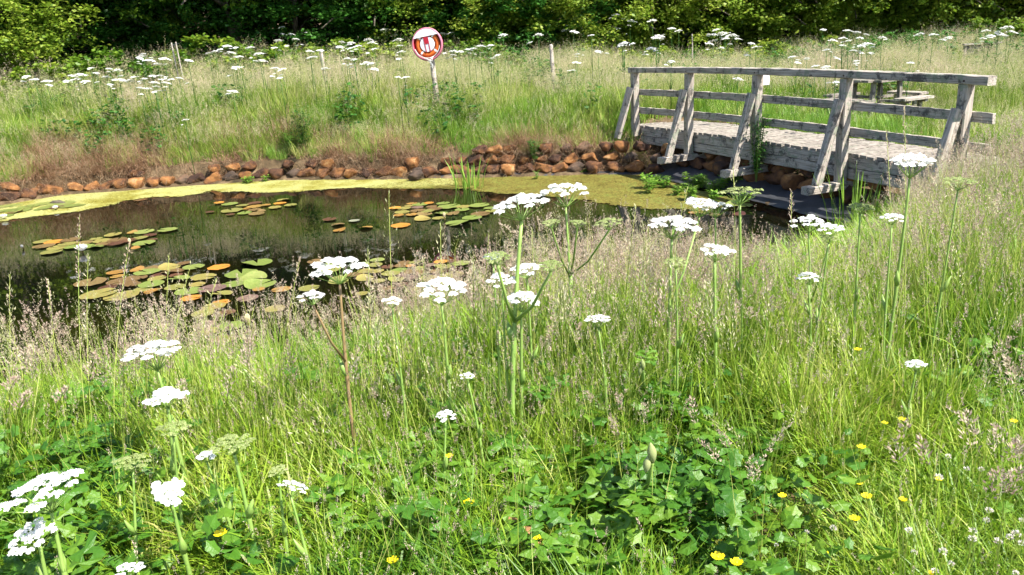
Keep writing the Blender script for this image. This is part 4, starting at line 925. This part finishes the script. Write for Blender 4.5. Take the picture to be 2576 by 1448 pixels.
# swollen green buds
def bud(px, py, h, sz, basepx, lab):
    p = at(px, py, h); q = at(*basepx, 0)
    for _ in range(6): q = at(*basepx, tz(q.x, q.y))
    g0 = tz(q.x, q.y); e_ = empty('hogweed_bud', (q.x, q.y, g0), 0, lab, 'hogweed'); t = Vector((p.x-q.x, p.y-q.y, h-g0))
    mb = MB(); tube(mb, [(0, 0, 0), t*.5+Vector((.01, 0, 0)), t-Vector((0, 0, sz))], [.008, .0075, .006], 8); mb.build('stem', M['hog_stem'], e_, True)
    for dx, s_ in ((0, 1), (-.022*sz/.05, .85)):
        mb = MB(); zs = np.linspace(-1, 1, 9); c = t+Vector((dx, 0, -.0 if dx == 0 else -sz*1.1))
        tube(mb, [c+Vector((z*.12*sz*(1 if dx else -1), 0, z*sz*s_)) for z in zs], [max(.0015, sz*.42*s_*math.cos(z*1.45)) for z in zs], 9); mb.build('bud', M['umbel_green'], e_, True)
    add_leaf(e_, t*.8, 1.2, .12, .2, 1)
bud(1640, 1140, .42, .035, (1610, 1270), 'swollen pale green hogweed bud in the foreground right of centre, larger of the two')
bud(1617, 918, .5, .022, (1610, 1010), 'small pale green hogweed bud above the larger bud')

# far umbels: each a plant of its own, stem and flower head
Z1 = lambda x, y: (x*.3558, y*.3558)
Z2 = lambda x, y: (837.2+x*.3558, y*.3558)
Z3 = lambda x, y: (1545.6+x*.4003, 64.4+y*.4003)
farL = '1990,195 1965,290 2000,245 2060,245 2165,235 2085,280 1940,340 1770,340 1830,385 1850,430 1640,375 1520,365 1605,330 1665,340 1690,405 1625,378 1670,480 1455,255 1475,380 1330,430 1160,420 1010,385 1110,455 1000,402 1055,432 640,485 770,490 510,540 570,530 605,580 750,548 845,570 915,575 945,548 1020,560 1080,540 1125,540 1165,588 1090,588 1105,615 990,625 1050,630 1210,565 1265,555 185,545 245,565 330,578 475,578 775,600 1945,488 1995,495 1980,553 1645,650 2190,365 2265,360 2195,410 2400,335 2480,310 2450,420 2505,422 2300,488 1310,850 550,560 680,520 830,500 1240,320'
farM = '45,335 130,305 130,345 250,285 275,305 295,350 365,215 465,285 485,370 105,415 150,425 235,445 270,455 290,490 460,550 508,550 595,215 770,240 838,235 895,370 850,365 850,392 960,355 998,348 1045,330 1115,325 1130,415 1205,250 1165,395 1455,250 1660,185 1700,228 1650,212 1830,252 1875,368 1730,385 1718,447 2000,110 2005,205 2065,310 2050,325 2250,345 2260,150 2285,272 2310,260 2395,205 2395,437 2445,220 2100,150 175,330 60,300'
farR = '640,30 665,50 690,55 720,65 745,65 700,85 620,62 595,118 670,145 230,148 265,78 282,70 50,130 60,115 855,115 890,138 1310,28 1370,97 1435,82 1470,98 1545,80 1430,127 1590,118 1555,130 1465,35 1525,45 1500,160 1610,175 1335,155 1400,210 1520,225 1520,240 1150,235 1118,200 1265,257 1330,262 1210,210 775,340 355,227 1390,357 1920,58 2005,60 2100,77 2410,40 2415,55 2335,35 2495,45 2475,12 2360,70 1860,237 1680,78'
def far_h(px, py, lab, grp, wpx):
    yh = CY-F*math.tan(PITCH)+(CX-px)*math.tan(ROLL)*1.0; Dm = 18.
    for _ in range(8):
        p = at_dist(px, py, Dm); g0 = tz(p.x, p.y); want = g0+.98
        if p.z < want: Dm = max(12.2, Dm-.8)
        elif p.z > want+.45: Dm = min(25.5, Dm+1.5)
        else: break
    p = at_dist(px, py, Dm); g0 = tz(p.x, p.y); e_ = empty('hogweed', (p.x, p.y, g0), rnd.uniform(0, 6.28), lab, 'hogweed', grp)
    k = wpx*Dm/F/2/.10; H_ = max(.5, p.z-g0)
    o = bpy.data.objects.new('umbel', rnd.choice(UMF)); COL.objects.link(o); o.parent = e_; o.location = (0, 0, H_-.05*k); o.scale = (k, k, k*.8); o.rotation_euler = (rnd.uniform(-.2, .2), rnd.uniform(-.2, .2), 0)
    for sd in range(rnd.choice((0, 1, 1, 2))):
        o = bpy.data.objects.new('umbel', rnd.choice(UMF)); COL.objects.link(o); o.parent = e_; k2 = k*rnd.uniform(.35, .7); o.scale = (k2, k2, k2*.8); a = rnd.uniform(0, 6.28)
        o.location = (math.cos(a)*k*.16, math.sin(a)*k*.16, H_-.05*k-rnd.uniform(-.02, .14)); o.rotation_euler = (rnd.uniform(-.3, .3), rnd.uniform(-.3, .3), 0)
    o = bpy.data.objects.new('stem', FST); COL.objects.link(o); o.parent = e_; o.scale = (1, 1, H_-.05*k)
mb = MB(); tube(mb, [(0, 0, 0), (.02, 0, .5), (0, 0, 1)], [.008, .007, .005], 5); tube(mb, [(.02, 0, .5), (.09, .02, .68), (.1, .02, .72)], [.005, .004, .003], 4); FST = mb.data('stem', [M['nettle']], True)
for tr, txt, lab, grp in ((Z1, farL, 'white hogweed umbel in the long grass below the dark trees at the left', 'hogweed along the left meadow'), (Z2, farM, 'white hogweed umbel in the shrubs and grass around the lifebuoy and before the central trees', 'hogweed along the central meadow'), (Z3, farR, 'white hogweed umbel in the meadow beyond the footbridge', 'hogweed in the right meadow')):
    for it in txt.split():
        x, y = map(float, it.split(',')); px, py = tr(x, y); far_h(px, py, lab, grp, rnd.uniform(16, 31) if it not in ('775,340', '1645,650', '1670,480') else 30)

# ------------------------------------------------------------------ buttercups and clover
def small_flower(px, py, h, w, lab, kind, grp):
    q = at(px, py, h)
    for _ in range(6): q = at(px, py, tz(q.x, q.y)+h)
    g0 = tz(q.x, q.y); e_ = empty('buttercup' if kind == 'b' else 'clover', (q.x, q.y, g0), 0, lab, 'buttercup' if kind == 'b' else 'clover', grp)
    dist = (q-Vector((0, 0, EYE))).length; r_ = w*dist/F/2
    mb = MB(); tube(mb, [(.01, .01, 0), (0, .005, h*.5), (0, 0, h)], [.0015, .0013, .001], 5); mb.build('stem', M['stem_near'], e_)
    if kind == 'b':
        mb = MB()
        for j in range(5):
            a = j*1.2566+rnd.random()*.2; d = np.array([math.cos(a), math.sin(a), .3]); e2 = np.array([-math.sin(a), math.cos(a), 0]); p0 = np.array([0, 0, h])
            mb.add([p0, p0+d*r_*.55+e2*r_*.5, p0+d*r_+e2*r_*.35+[0, 0, r_*.12], p0+d*r_-e2*r_*.35+[0, 0, r_*.12], p0+d*r_*.55-e2*r_*.5], [(0, 1, 2, 3, 4)])
        o = mb.build('petals', M['yellow'], e_, False); mb = MB(); tube(mb, [(0, 0, h+r_*.1), (0, 0, h+r_*.3)], [r_*.25, r_*.15], 7); mb.build('centre', M['yellow_mid'], e_, True)
        o.rotation_euler = (0, 0, 0)
    else:
        mb = MB(); R = np.random.RandomState(int(px))
        for j in range(46):
            v = R.normal(size=3); v[2] = abs(v[2])*.9-.25; v /= np.linalg.norm(v); c = np.array([0, 0, h])+v*r_*.45; vv, f = spikelet(c, v+np.array([0, 0, .3]), r_*.6, r_*.28, R); mb.add(vv, f)
        mb.build('flower_head', M['clover'], e_)
bc_l = [(1130, 1150, 18, .16), (1180, 1267, 24, .10), (1593, 1155, 16, .14), (2158, 882, 15, .2), (1352, 1354, 23, .08), (555, 1346, 26, .12), (988, 1413, 24, .08), (2167, 1127, 17, .16), (2160, 1217, 19, .12), (2180, 1251, 20, .10), (1968, 1249, 17, .12), (2272, 1259, 15, .10), (2150, 1307, 20, .10), (1812, 1369, 20, .08), (1806, 1404, 27, .07), (1853, 1418, 25, .07), (2075, 1393, 14, .08), (2362, 1208, 14, .10), (2270, 1057, 14, .14), (2226, 1066, 12, .14), (2550, 1062, 13, .14), (1937, 1445, 16, .06), (2342, 1443, 12, .06)]
for i, (x, y, w, h) in enumerate(bc_l): small_flower(x, y, h+.07, w*1.15, 'yellow buttercup in the foreground grass, %s' % ('on the left half' if x < 1200 else 'near the centre' if x < 1700 else 'on the right half'), 'b', 'buttercups, %s' % ('left' if x < 1200 else 'centre' if x < 1700 else 'right'))
cl_l = [(2096, 1330, 16), (2286, 1337, 18), (2361, 1202, 18), (2447, 1337, 17), (2482, 1310, 15), (2488, 1286, 17), (2446, 1357, 17), (2372, 1388, 18), (2511, 1364, 18), (2556, 1345, 18), (2572, 1310, 14), (2540, 1353, 16), (2352, 1438, 16), (2393, 1420, 14), (1953, 1372, 10), (2386, 1150, 14), (2432, 1182, 14), (2468, 1182, 13), (2030, 1340, 12), (2555, 1443, 14), (2570, 1368, 15), (2300, 1390, 13)]
for x, y, w in cl_l: small_flower(x, y, .2, w*1.1, 'round white clover head in the short grass at the bottom right', 'c', 'clover heads at the bottom right')


def on_bank(px, inset):
    for a, b in zip(far_px[:-1], far_px[1:]):
        if a[0] <= px <= b[0]:
            t = (px-a[0])/(b[0]-a[0]); q = at(px, a[1]+(b[1]-a[1])*t, WZ); d = Vector((q.x, q.y, 0)).normalized(); return q+d*inset
# ------------------------------------------------------------------ iris, rushes, bogbean, bank plants
def sword_plant(name, x, y, z, n, hr, wr, mt, lab, cat, seed, spr=.12, lean=(.05, .45)):
    R = np.random.RandomState(seed); e_ = empty(name, (x, y, z), 0, lab, cat)
    for k in range(n):
        a = R.uniform(0, 6.28); r_ = spr*math.sqrt(R.rand()); mb = MB(); h = R.uniform(*hr); w = R.uniform(*wr)
        v, f, _ = ribbon((math.cos(a)*r_*1.4, math.sin(a)*r_, -.06), a, h, R.uniform(*lean), R.uniform(0, .12), w, 4, R=R); v2 = v+np.array([0, .0015, 0]); mb.add(v, f); mb.build('leaf', mt, e_)
p = at(1180, 474, WZ); sword_plant('iris', p.x, p.y, WZ, 26, (.35, .85), (.018, .03), M['rush'], 'iris clump with sword leaves standing in the water at the centre', 'iris', 5, .22)
p = at(2140, 560, WZ); sword_plant('iris', p.x, p.y-.05, WZ, 24, (.5, .95), (.018, .028), M['rush'], 'iris clump with sword leaves at the pond corner below the footbridge', 'iris', 6, .22)
p = at(2190, 600, WZ); sword_plant('iris', p.x+.05, p.y, WZ, 20, (.4, .8), (.018, .026), M['rush'], 'smaller iris clump nearer the viewer at the right corner of the pond', 'iris', 7, .2)
p = on_bank(945, .45); sword_plant('iris', p.x, p.y, tz(p.x, p.y), 14, (.3, .6), (.014, .02), M['rush'], 'small sword-leaved tuft on top of the stones left of the iris in the water', 'iris', 8, .08)
def leafy_plant(name, x, y, z, H_, Wd, n, ls, mt, lab, cat, seed, stems=5, grp=None):
    R = np.random.RandomState(seed); e_ = empty(name, (x, y, z), 0, lab, cat, grp); mb = MB(); tips = []
    for k in range(stems):
        a = R.uniform(0, 6.28); t = Vector((math.cos(a)*Wd*R.uniform(.1, .8), math.sin(a)*Wd*R.uniform(.1, .8), H_*R.uniform(.75, 1))); tube(mb, [(0, 0, -.05), t*.5+Vector((0, 0, .05*H_)), t], [.004+.004*H_, .003+.003*H_, .002], 5); tips.append(np.array(t))
    mb.build('stem', M['hog_stem'], e_, True)
    V = []
    for k in range(n):
        t = tips[R.randint(len(tips))]; q = R.uniform(.15, 1.05); c = t*q+R.normal(size=3)*Wd*.22*np.array([1, 1, .5]); c[2] = max(c[2], .02)
        a = R.uniform(0, 6.28); d = np.array([math.cos(a), math.sin(a), R.uniform(-.4, .5)]); d /= np.linalg.norm(d); w = np.cross(d, [0, 0, 1.]); w /= np.linalg.norm(w); L = ls*R.uniform(.6, 1.2)
        V.append([c, c+d*L*.45+w*L*.24, c+d*L, c+d*L*.45-w*L*.24])
    o = bpy.data.objects.new('foliage', quads_mesh('foliage', np.array(V), [mt])); COL.objects.link(o); o.parent = e_
p = on_bank(776, .8); leafy_plant('sapling', p.x, p.y, tz(p.x, p.y), 1.0, .3, 900, .075, M['nettle'], 'dark green willow sapling on the far bank above the stones', 'sapling', 1, 7)
p = on_bank(740, .65); leafy_plant('sapling', p.x, p.y, tz(p.x, p.y), .55, .2, 300, .07, M['weed'], 'low leafy shoots left of the dark willow sapling', 'sapling', 2, 5)
p = on_bank(1345, .25); leafy_plant('nettle', p.x, p.y, -.6, .42, .16, 200, .075, M['nettle'], 'dark nettle growing out of the stones right of the iris', 'nettle', 3, 4)
p = at(1908, 450, -.6); leafy_plant('willowherb', p.x, p.y+.1, -.62, 1.0, .2, 900, .06, M['nettle'], 'tall dark green willowherb against the side of the footbridge', 'willowherb', 4, 8)
p = at(1790, 400, -.6); leafy_plant('weed', p.x+.1, p.y+.25, -.62, .5, .2, 160, .07, M['nettle'], 'thin green weeds under the footbridge between two braces', 'weed', 5, 6)
p = at(2010, 455, -.6); leafy_plant('bramble', p.x+.1, p.y+.2, -.62, .3, .35, 300, .09, M['nettle'], 'dark bramble leaves in the shade under the footbridge', 'bramble', 6, 6)
for px, py, n_, s_, lab in ((620, 462, 90, .07, 'light green water plants standing in the duckweed at the left'), (668, 458, 40, .06, 'light green water plants right of the larger patch in the duckweed'), (205, 482, 60, .05, 'tiny green sprigs at the left end of the duckweed'), (1350, 452, 20, .06, 'two light green shoots in the moss below the dark stone'), (1472, 438, 36, .09, 'broad pale shoots at the foot of the stones')):
    p = at(px, py, WZ); leafy_plant('water_plant', p.x, p.y, WZ, .14, .17 if n_ > 50 else .07, n_*2, s_, M['rush'], lab, 'water plant', int(px), 6)
rb = random.Random(9)
for i in range(26):
    px = rb.uniform(1600, 1870); py = rb.uniform(462, 505)+(px-1600)*.03; p = at(px, py, WZ)
    leafy_plant('bogbean', p.x, p.y, WZ, rb.uniform(.14, .28), .12, 90, .085, M['rush'], 'light green bogbean shoots in the moss in front of the bridge boulders', 'water plant', 400+i, 4, 'bogbean in front of the footbridge')
# dead leaf
p = at(1345, 1395, .05); e_ = empty('dead_leaf', (p.x, p.y, .07), 0, 'crumpled brown dead leaf at the bottom centre', 'dead leaf')
o = bpy.data.objects.new('blade', hog_leaf('blade', .15, 77, M['dead_leaf'])); COL.objects.link(o); o.parent = e_; o.rotation_euler = (.3, -.5, 1.9); o.location = (0, -.1, 0)

# single tall grass stalks that stand clear against the water
def stalk(px, py, basepx, h, w, kind, lab):
    p = at(px, py, h); q = at(*basepx, 0)
    for _ in range(8): q = at(*basepx, tz(q.x, q.y))
    g0 = tz(q.x, q.y); e_ = empty('grass_stalk', (q.x, q.y, g0), 0, lab, 'grass'); t = np.array([p.x-q.x, p.y-q.y, h-g0]); R = np.random.RandomState(int(px+py)); mb = MB()
    C = lambda s_: np.array([t[0]*s_**1.6, t[1]*s_**1.6, t[2]*s_])
    tube(mb, [tuple(C(s_)) for s_ in np.linspace(0, 1, 9)], [.0024-.0013*s_ for s_ in np.linspace(0, 1, 9)], 4); mb.build('stem', M['stem_near'], e_, True)
    mb = MB(); n_ = 90 if kind == 'dense' else 46; a0 = .62 if kind == 'open' else .72
    for k in range(n_):
        s_ = a0+(1-a0)*(k+R.rand())/n_; c = C(s_); u = (s_-a0)/(1-a0); rr = w*(math.sin(math.pi*min(1, .2+u*.8)))*R.uniform(.1, 1); ang = R.uniform(0, 6.28)
        o_ = np.array([math.cos(ang), math.sin(ang), .35]); c2 = c+o_*rr; v, f = spikelet(c2, o_*.5+np.array([0, 0, .8]), R.uniform(.014, .022) if kind == 'open' else .013, .005, R); mb.add(v, f)
        if kind == 'open': mb.add([c-[.0004, 0, 0], c+[.0004, 0, 0], c2], [(0, 1, 2)])
    mb.build('seed_head', M['head_oat' if kind == 'open' else 'head_near'], e_)
    if not lab.startswith(('fluffy pinkish grass head against', 'feathery')): return
    e_['group'] = 'grass heads against the water' if lab[0:6] == 'fluffy' and 'lower left' in lab else 'grass heads at the centre'
r5 = random.Random(55)
for k in range(26):
    px = r5.uniform(-10, 900); py = r5.uniform(770, 960)+(40 if px < 300 else 0)
    stalk(px, py, (px+r5.uniform(-30, 40), r5.uniform(1120, 1220)), r5.uniform(.58, .72), r5.uniform(.018, .034), 'dense', 'fluffy pinkish grass head against the dark water at the lower left')
for k in range(22):
    px = r5.uniform(930, 1950); py = r5.uniform(560, 720)+(90 if px < 1200 else 0)
    stalk(px, py, (px+r5.uniform(-30, 40), r5.uniform(980, 1120)), r5.uniform(.78, .95), r5.uniform(.016, .032), r5.choice(('dense', 'open')), 'feathery pinkish grass head among the white umbels at the centre')
for px, py, bx, by, h, w, kd, lab in ((200, 542, 235, 1180, .98, .010, 'dense', 'tall narrow cream grass spike in front of the white water lily'), (222, 640, 250, 1190, .86, .02, 'open', 'grass stalk just right of the tall cream spike'), (325, 612, 300, 1200, .88, .02, 'dense', 'leaning brown grass head below the pinkish lily bud'), (120, 705, 190, 1180, .78, .008, 'dense', 'thin green grass spike left of the tall cream one'), (425, 640, 440, 1190, .86, .03, 'open', 'loose drooping grass stalk left of the large lily drift'), (978, 480, 1010, 1130, .98, .045, 'open', 'tallest open grass stalk at the centre with whitish spikelets'), (1108, 560, 1130, 1150, .92, .04, 'open', 'second open grass stalk at the centre, left of the thick hogweed stem'), (925, 625, 955, 1130, .84, .03, 'open', 'shorter open grass stalk left of the tallest one'), (755, 650, 705, 1160, .84, .012, 'dense', 'cocksfoot stalk with bunched heads in front of the dark water'), (545, 700, 480, 1180, .78, .03, 'open', 'arching grass stalk over the large lily drift'), (480, 665, 420, 1190, .82, .03, 'open', 'arching grass stalk at the left end of the large lily drift'), (640, 770, 600, 1160, .72, .03, 'open', 'bent grass stalk pointing right over the lowest pads'), (25, 690, 60, 1160, .8, .03, 'open', 'open grass stalk at the left edge'), (85, 860, 110, 1200, .64, .035, 'dense', 'fluffy pinkish grass head at the left edge over the water'), (1600, 520, 1560, 1010, .95, .02, 'open', 'thin pale grass stalk against the moss right of centre'), (2275, 270, 2265, 1000, 1.2, .012, 'dense', 'tall cream grass spike in front of the handrail end'), (2230, 330, 2240, 1000, 1.12, .012, 'dense', 'cream grass spike leaning left in front of the bridge rails'), (1730, 470, 1650, 1000, 1., .02, 'open', 'slanting oat stalk in front of the first footing'), (1990, 480, 1985, 1010, .98, .016, 'dense', 'pink grass head in front of the dark liner'), (1845, 420, 1850, 1000, 1.05, .02, 'open', 'oat stalk crossing the second brace')):
    stalk(px, py, (bx, by), h, w, kd, lab)

# ------------------------------------------------------------------ trees and shrubs
def crown_mesh(name, seed, rx, rz, zc, nclu, per, ls, mt, low=0., flat=.35):
    R = np.random.RandomState(seed); V = []
    cl = []
    while len(cl) < nclu:
        d = R.normal(size=3); d /= np.linalg.norm(d); r_ = R.uniform(.55, 1.02)
        q = 1+.22*noise.noise(Vector(d*1.6)+Vector((seed, 0, 0)))
        c = np.array([d[0]*rx*r_*q, d[1]*rx*r_*q, zc+d[2]*rz*r_*q])
        if c[2] < low: continue
        cl.append((c, d))
    for c, d in cl:
        s_ = R.uniform(.35, .8)*rx/4; out = np.array([d[0], d[1], 0])*s_*.9+np.array([0, 0, -s_*.25])
        t = R.rand(per, 1); pos = c+R.normal(size=(per, 3))*np.array([s_*.5, s_*.5, s_*flat*.5])*(1-.5*t)+out*t
        a = R.uniform(0, 6.28, per); dv = np.stack([np.cos(a), np.sin(a), R.uniform(-.7, .25, per)], -1)+d*.5; dv /= np.linalg.norm(dv, axis=1)[:, None]
        up = np.array([0, 0, 1.])+R.normal(size=(per, 3))*.45; w = np.cross(dv, up); w /= np.linalg.norm(w, axis=1)[:, None]
        L = ls*R.uniform(.6, 1.3, per)[:, None]; V.append(np.stack([pos, pos+dv*L*.5+w*L*.36, pos+dv*L, pos+dv*L*.5-w*L*.36], 1))
    return quads_mesh(name, np.concatenate(V), [mt])
def trunk_mesh(name, seed, H_, r0, zc, rx, rz, low):
    R = random.Random(seed); mb = MB(); pts = [Vector((0, 0, -.3))]; 
    for k in range(1, 8): pts.append(Vector((R.uniform(-.2, .2)*k*.3, R.uniform(-.2, .2)*k*.3, H_*k/7)))
    tube(mb, pts, [r0*(1.25-.16*k) for k in range(8)], 8)
    for k in range(14):
        s_ = R.uniform(.15, .8); i = int(s_*7); b0 = pts[i].lerp(pts[min(i+1, 7)], s_*7-i); a = R.uniform(0, 6.28); e_ = Vector((math.cos(a)*rx*.8, math.sin(a)*rx*.8, R.uniform(-.2, 1.2)*(1 if s_ > .3 else .3)))
        tube(mb, [b0, b0+e_*.4+Vector((0, 0, .3)), b0+e_*.8+Vector((0, 0, .3)), b0+e_], [r0*.35, r0*.22, r0*.12, .02], 5)
    return mb.data(name, [M['bark']], True)
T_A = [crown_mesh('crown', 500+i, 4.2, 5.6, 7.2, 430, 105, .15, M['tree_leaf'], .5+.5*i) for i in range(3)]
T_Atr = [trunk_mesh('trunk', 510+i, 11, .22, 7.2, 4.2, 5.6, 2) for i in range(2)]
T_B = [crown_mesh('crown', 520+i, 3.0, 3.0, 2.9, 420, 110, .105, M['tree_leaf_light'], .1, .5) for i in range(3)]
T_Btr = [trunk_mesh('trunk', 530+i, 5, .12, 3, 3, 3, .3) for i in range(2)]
T_D = [crown_mesh('crown', 560+i, 3.0, 2.2, 2.0, 300, 90, .12, M['nettle'], .1, .5) for i in range(2)]  # added filler crowns: dark leaf colour stands in for shade below the left trees
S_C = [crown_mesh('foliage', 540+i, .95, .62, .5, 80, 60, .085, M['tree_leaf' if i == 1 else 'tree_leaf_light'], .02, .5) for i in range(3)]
rt_ = random.Random(21)
def tree(x, y, kind, lab, grp, s=1., cat='tree'):
    g0 = tz(x, y); e_ = empty({'A': 'broadleaf_tree', 'B': 'hawthorn_tree', 'D': 'shade_dark_shrub', 'S': 'bramble_bush'}[kind], (x, y, g0-.1), rt_.uniform(0, 6.28), lab, cat, grp); e_.scale = (s,)*3
    if kind == 'S':
        o = bpy.data.objects.new('foliage', rt_.choice(S_C)); COL.objects.link(o); o.parent = e_; return
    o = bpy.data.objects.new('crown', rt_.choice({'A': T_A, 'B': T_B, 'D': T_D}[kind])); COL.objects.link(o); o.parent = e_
    o = bpy.data.objects.new('trunk', rt_.choice(T_Atr if kind == 'A' else T_Btr)); COL.objects.link(o); o.parent = e_
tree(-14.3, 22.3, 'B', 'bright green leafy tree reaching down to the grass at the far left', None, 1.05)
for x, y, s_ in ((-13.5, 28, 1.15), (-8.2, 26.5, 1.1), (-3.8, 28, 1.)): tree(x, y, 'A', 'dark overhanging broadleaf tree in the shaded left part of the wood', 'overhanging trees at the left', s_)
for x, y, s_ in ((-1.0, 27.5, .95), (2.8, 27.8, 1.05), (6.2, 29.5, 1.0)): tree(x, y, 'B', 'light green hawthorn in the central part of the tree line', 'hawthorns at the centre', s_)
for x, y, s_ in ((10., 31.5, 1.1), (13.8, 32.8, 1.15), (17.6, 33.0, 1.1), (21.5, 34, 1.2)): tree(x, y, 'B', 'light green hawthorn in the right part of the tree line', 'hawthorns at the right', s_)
for x in (-17, -13.2, -10, -6.5, -3, .5): tree(x, 27.6+rt_.uniform(-.4, .4), 'D', 'added shrub, its leaves coloured dark for the shade under the overhanging trees at the left', 'dark shrubs under the left trees', rt_.uniform(.85, 1.1))
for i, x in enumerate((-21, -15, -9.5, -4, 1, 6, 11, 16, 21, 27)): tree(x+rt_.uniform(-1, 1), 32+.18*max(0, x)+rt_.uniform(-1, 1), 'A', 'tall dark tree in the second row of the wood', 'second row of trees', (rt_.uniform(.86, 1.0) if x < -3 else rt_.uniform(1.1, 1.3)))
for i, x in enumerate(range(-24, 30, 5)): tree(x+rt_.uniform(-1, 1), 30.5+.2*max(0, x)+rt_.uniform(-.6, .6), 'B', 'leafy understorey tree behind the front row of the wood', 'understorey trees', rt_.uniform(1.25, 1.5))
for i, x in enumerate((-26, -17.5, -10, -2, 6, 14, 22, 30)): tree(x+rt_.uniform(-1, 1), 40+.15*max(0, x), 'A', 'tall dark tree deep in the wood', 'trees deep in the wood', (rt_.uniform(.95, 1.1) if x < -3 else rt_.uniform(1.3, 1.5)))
for px, D, s_ in ((190, 21.5, 1.3), (260, 21, 1.5), (340, 20.8, 1.1), (400, 22, 1.2), (480, 22.4, 1.3), (540, 22.8, 1.5), (600, 23.2, 1.4), (670, 23, 1.2), (740, 23.4, 1.3), (80, 20.5, 1.2), (830, 24, 1.3), (900, 24, 1.2), (980, 24, 1.2), (1190, 24, 1.2), (1290, 24, .9), (1390, 24.5, 1.0), (1470, 25, 1.1), (1560, 25, 1.0), (1640, 25.5, 1.1), (1740, 26, 1.1), (1840, 26.5, 1.), (1940, 27, 1.1), (2060, 28, 1.), (2480, 28.5, 1.2), (2580, 28, 1.2), (150, 20.5, .6), (1110, 24, .7)):
    p = at_dist(px, 150, D); tree(p.x, p.y, 'S', 'green bush at the edge of the wood %s' % ('left of the lifebuoy' if px < 1000 else 'between the lifebuoy and the footbridge' if px < 1600 else 'beyond the footbridge'), 'bushes %s' % ('left' if px < 1000 else 'centre' if px < 1600 else 'right'), s_, 'bush')
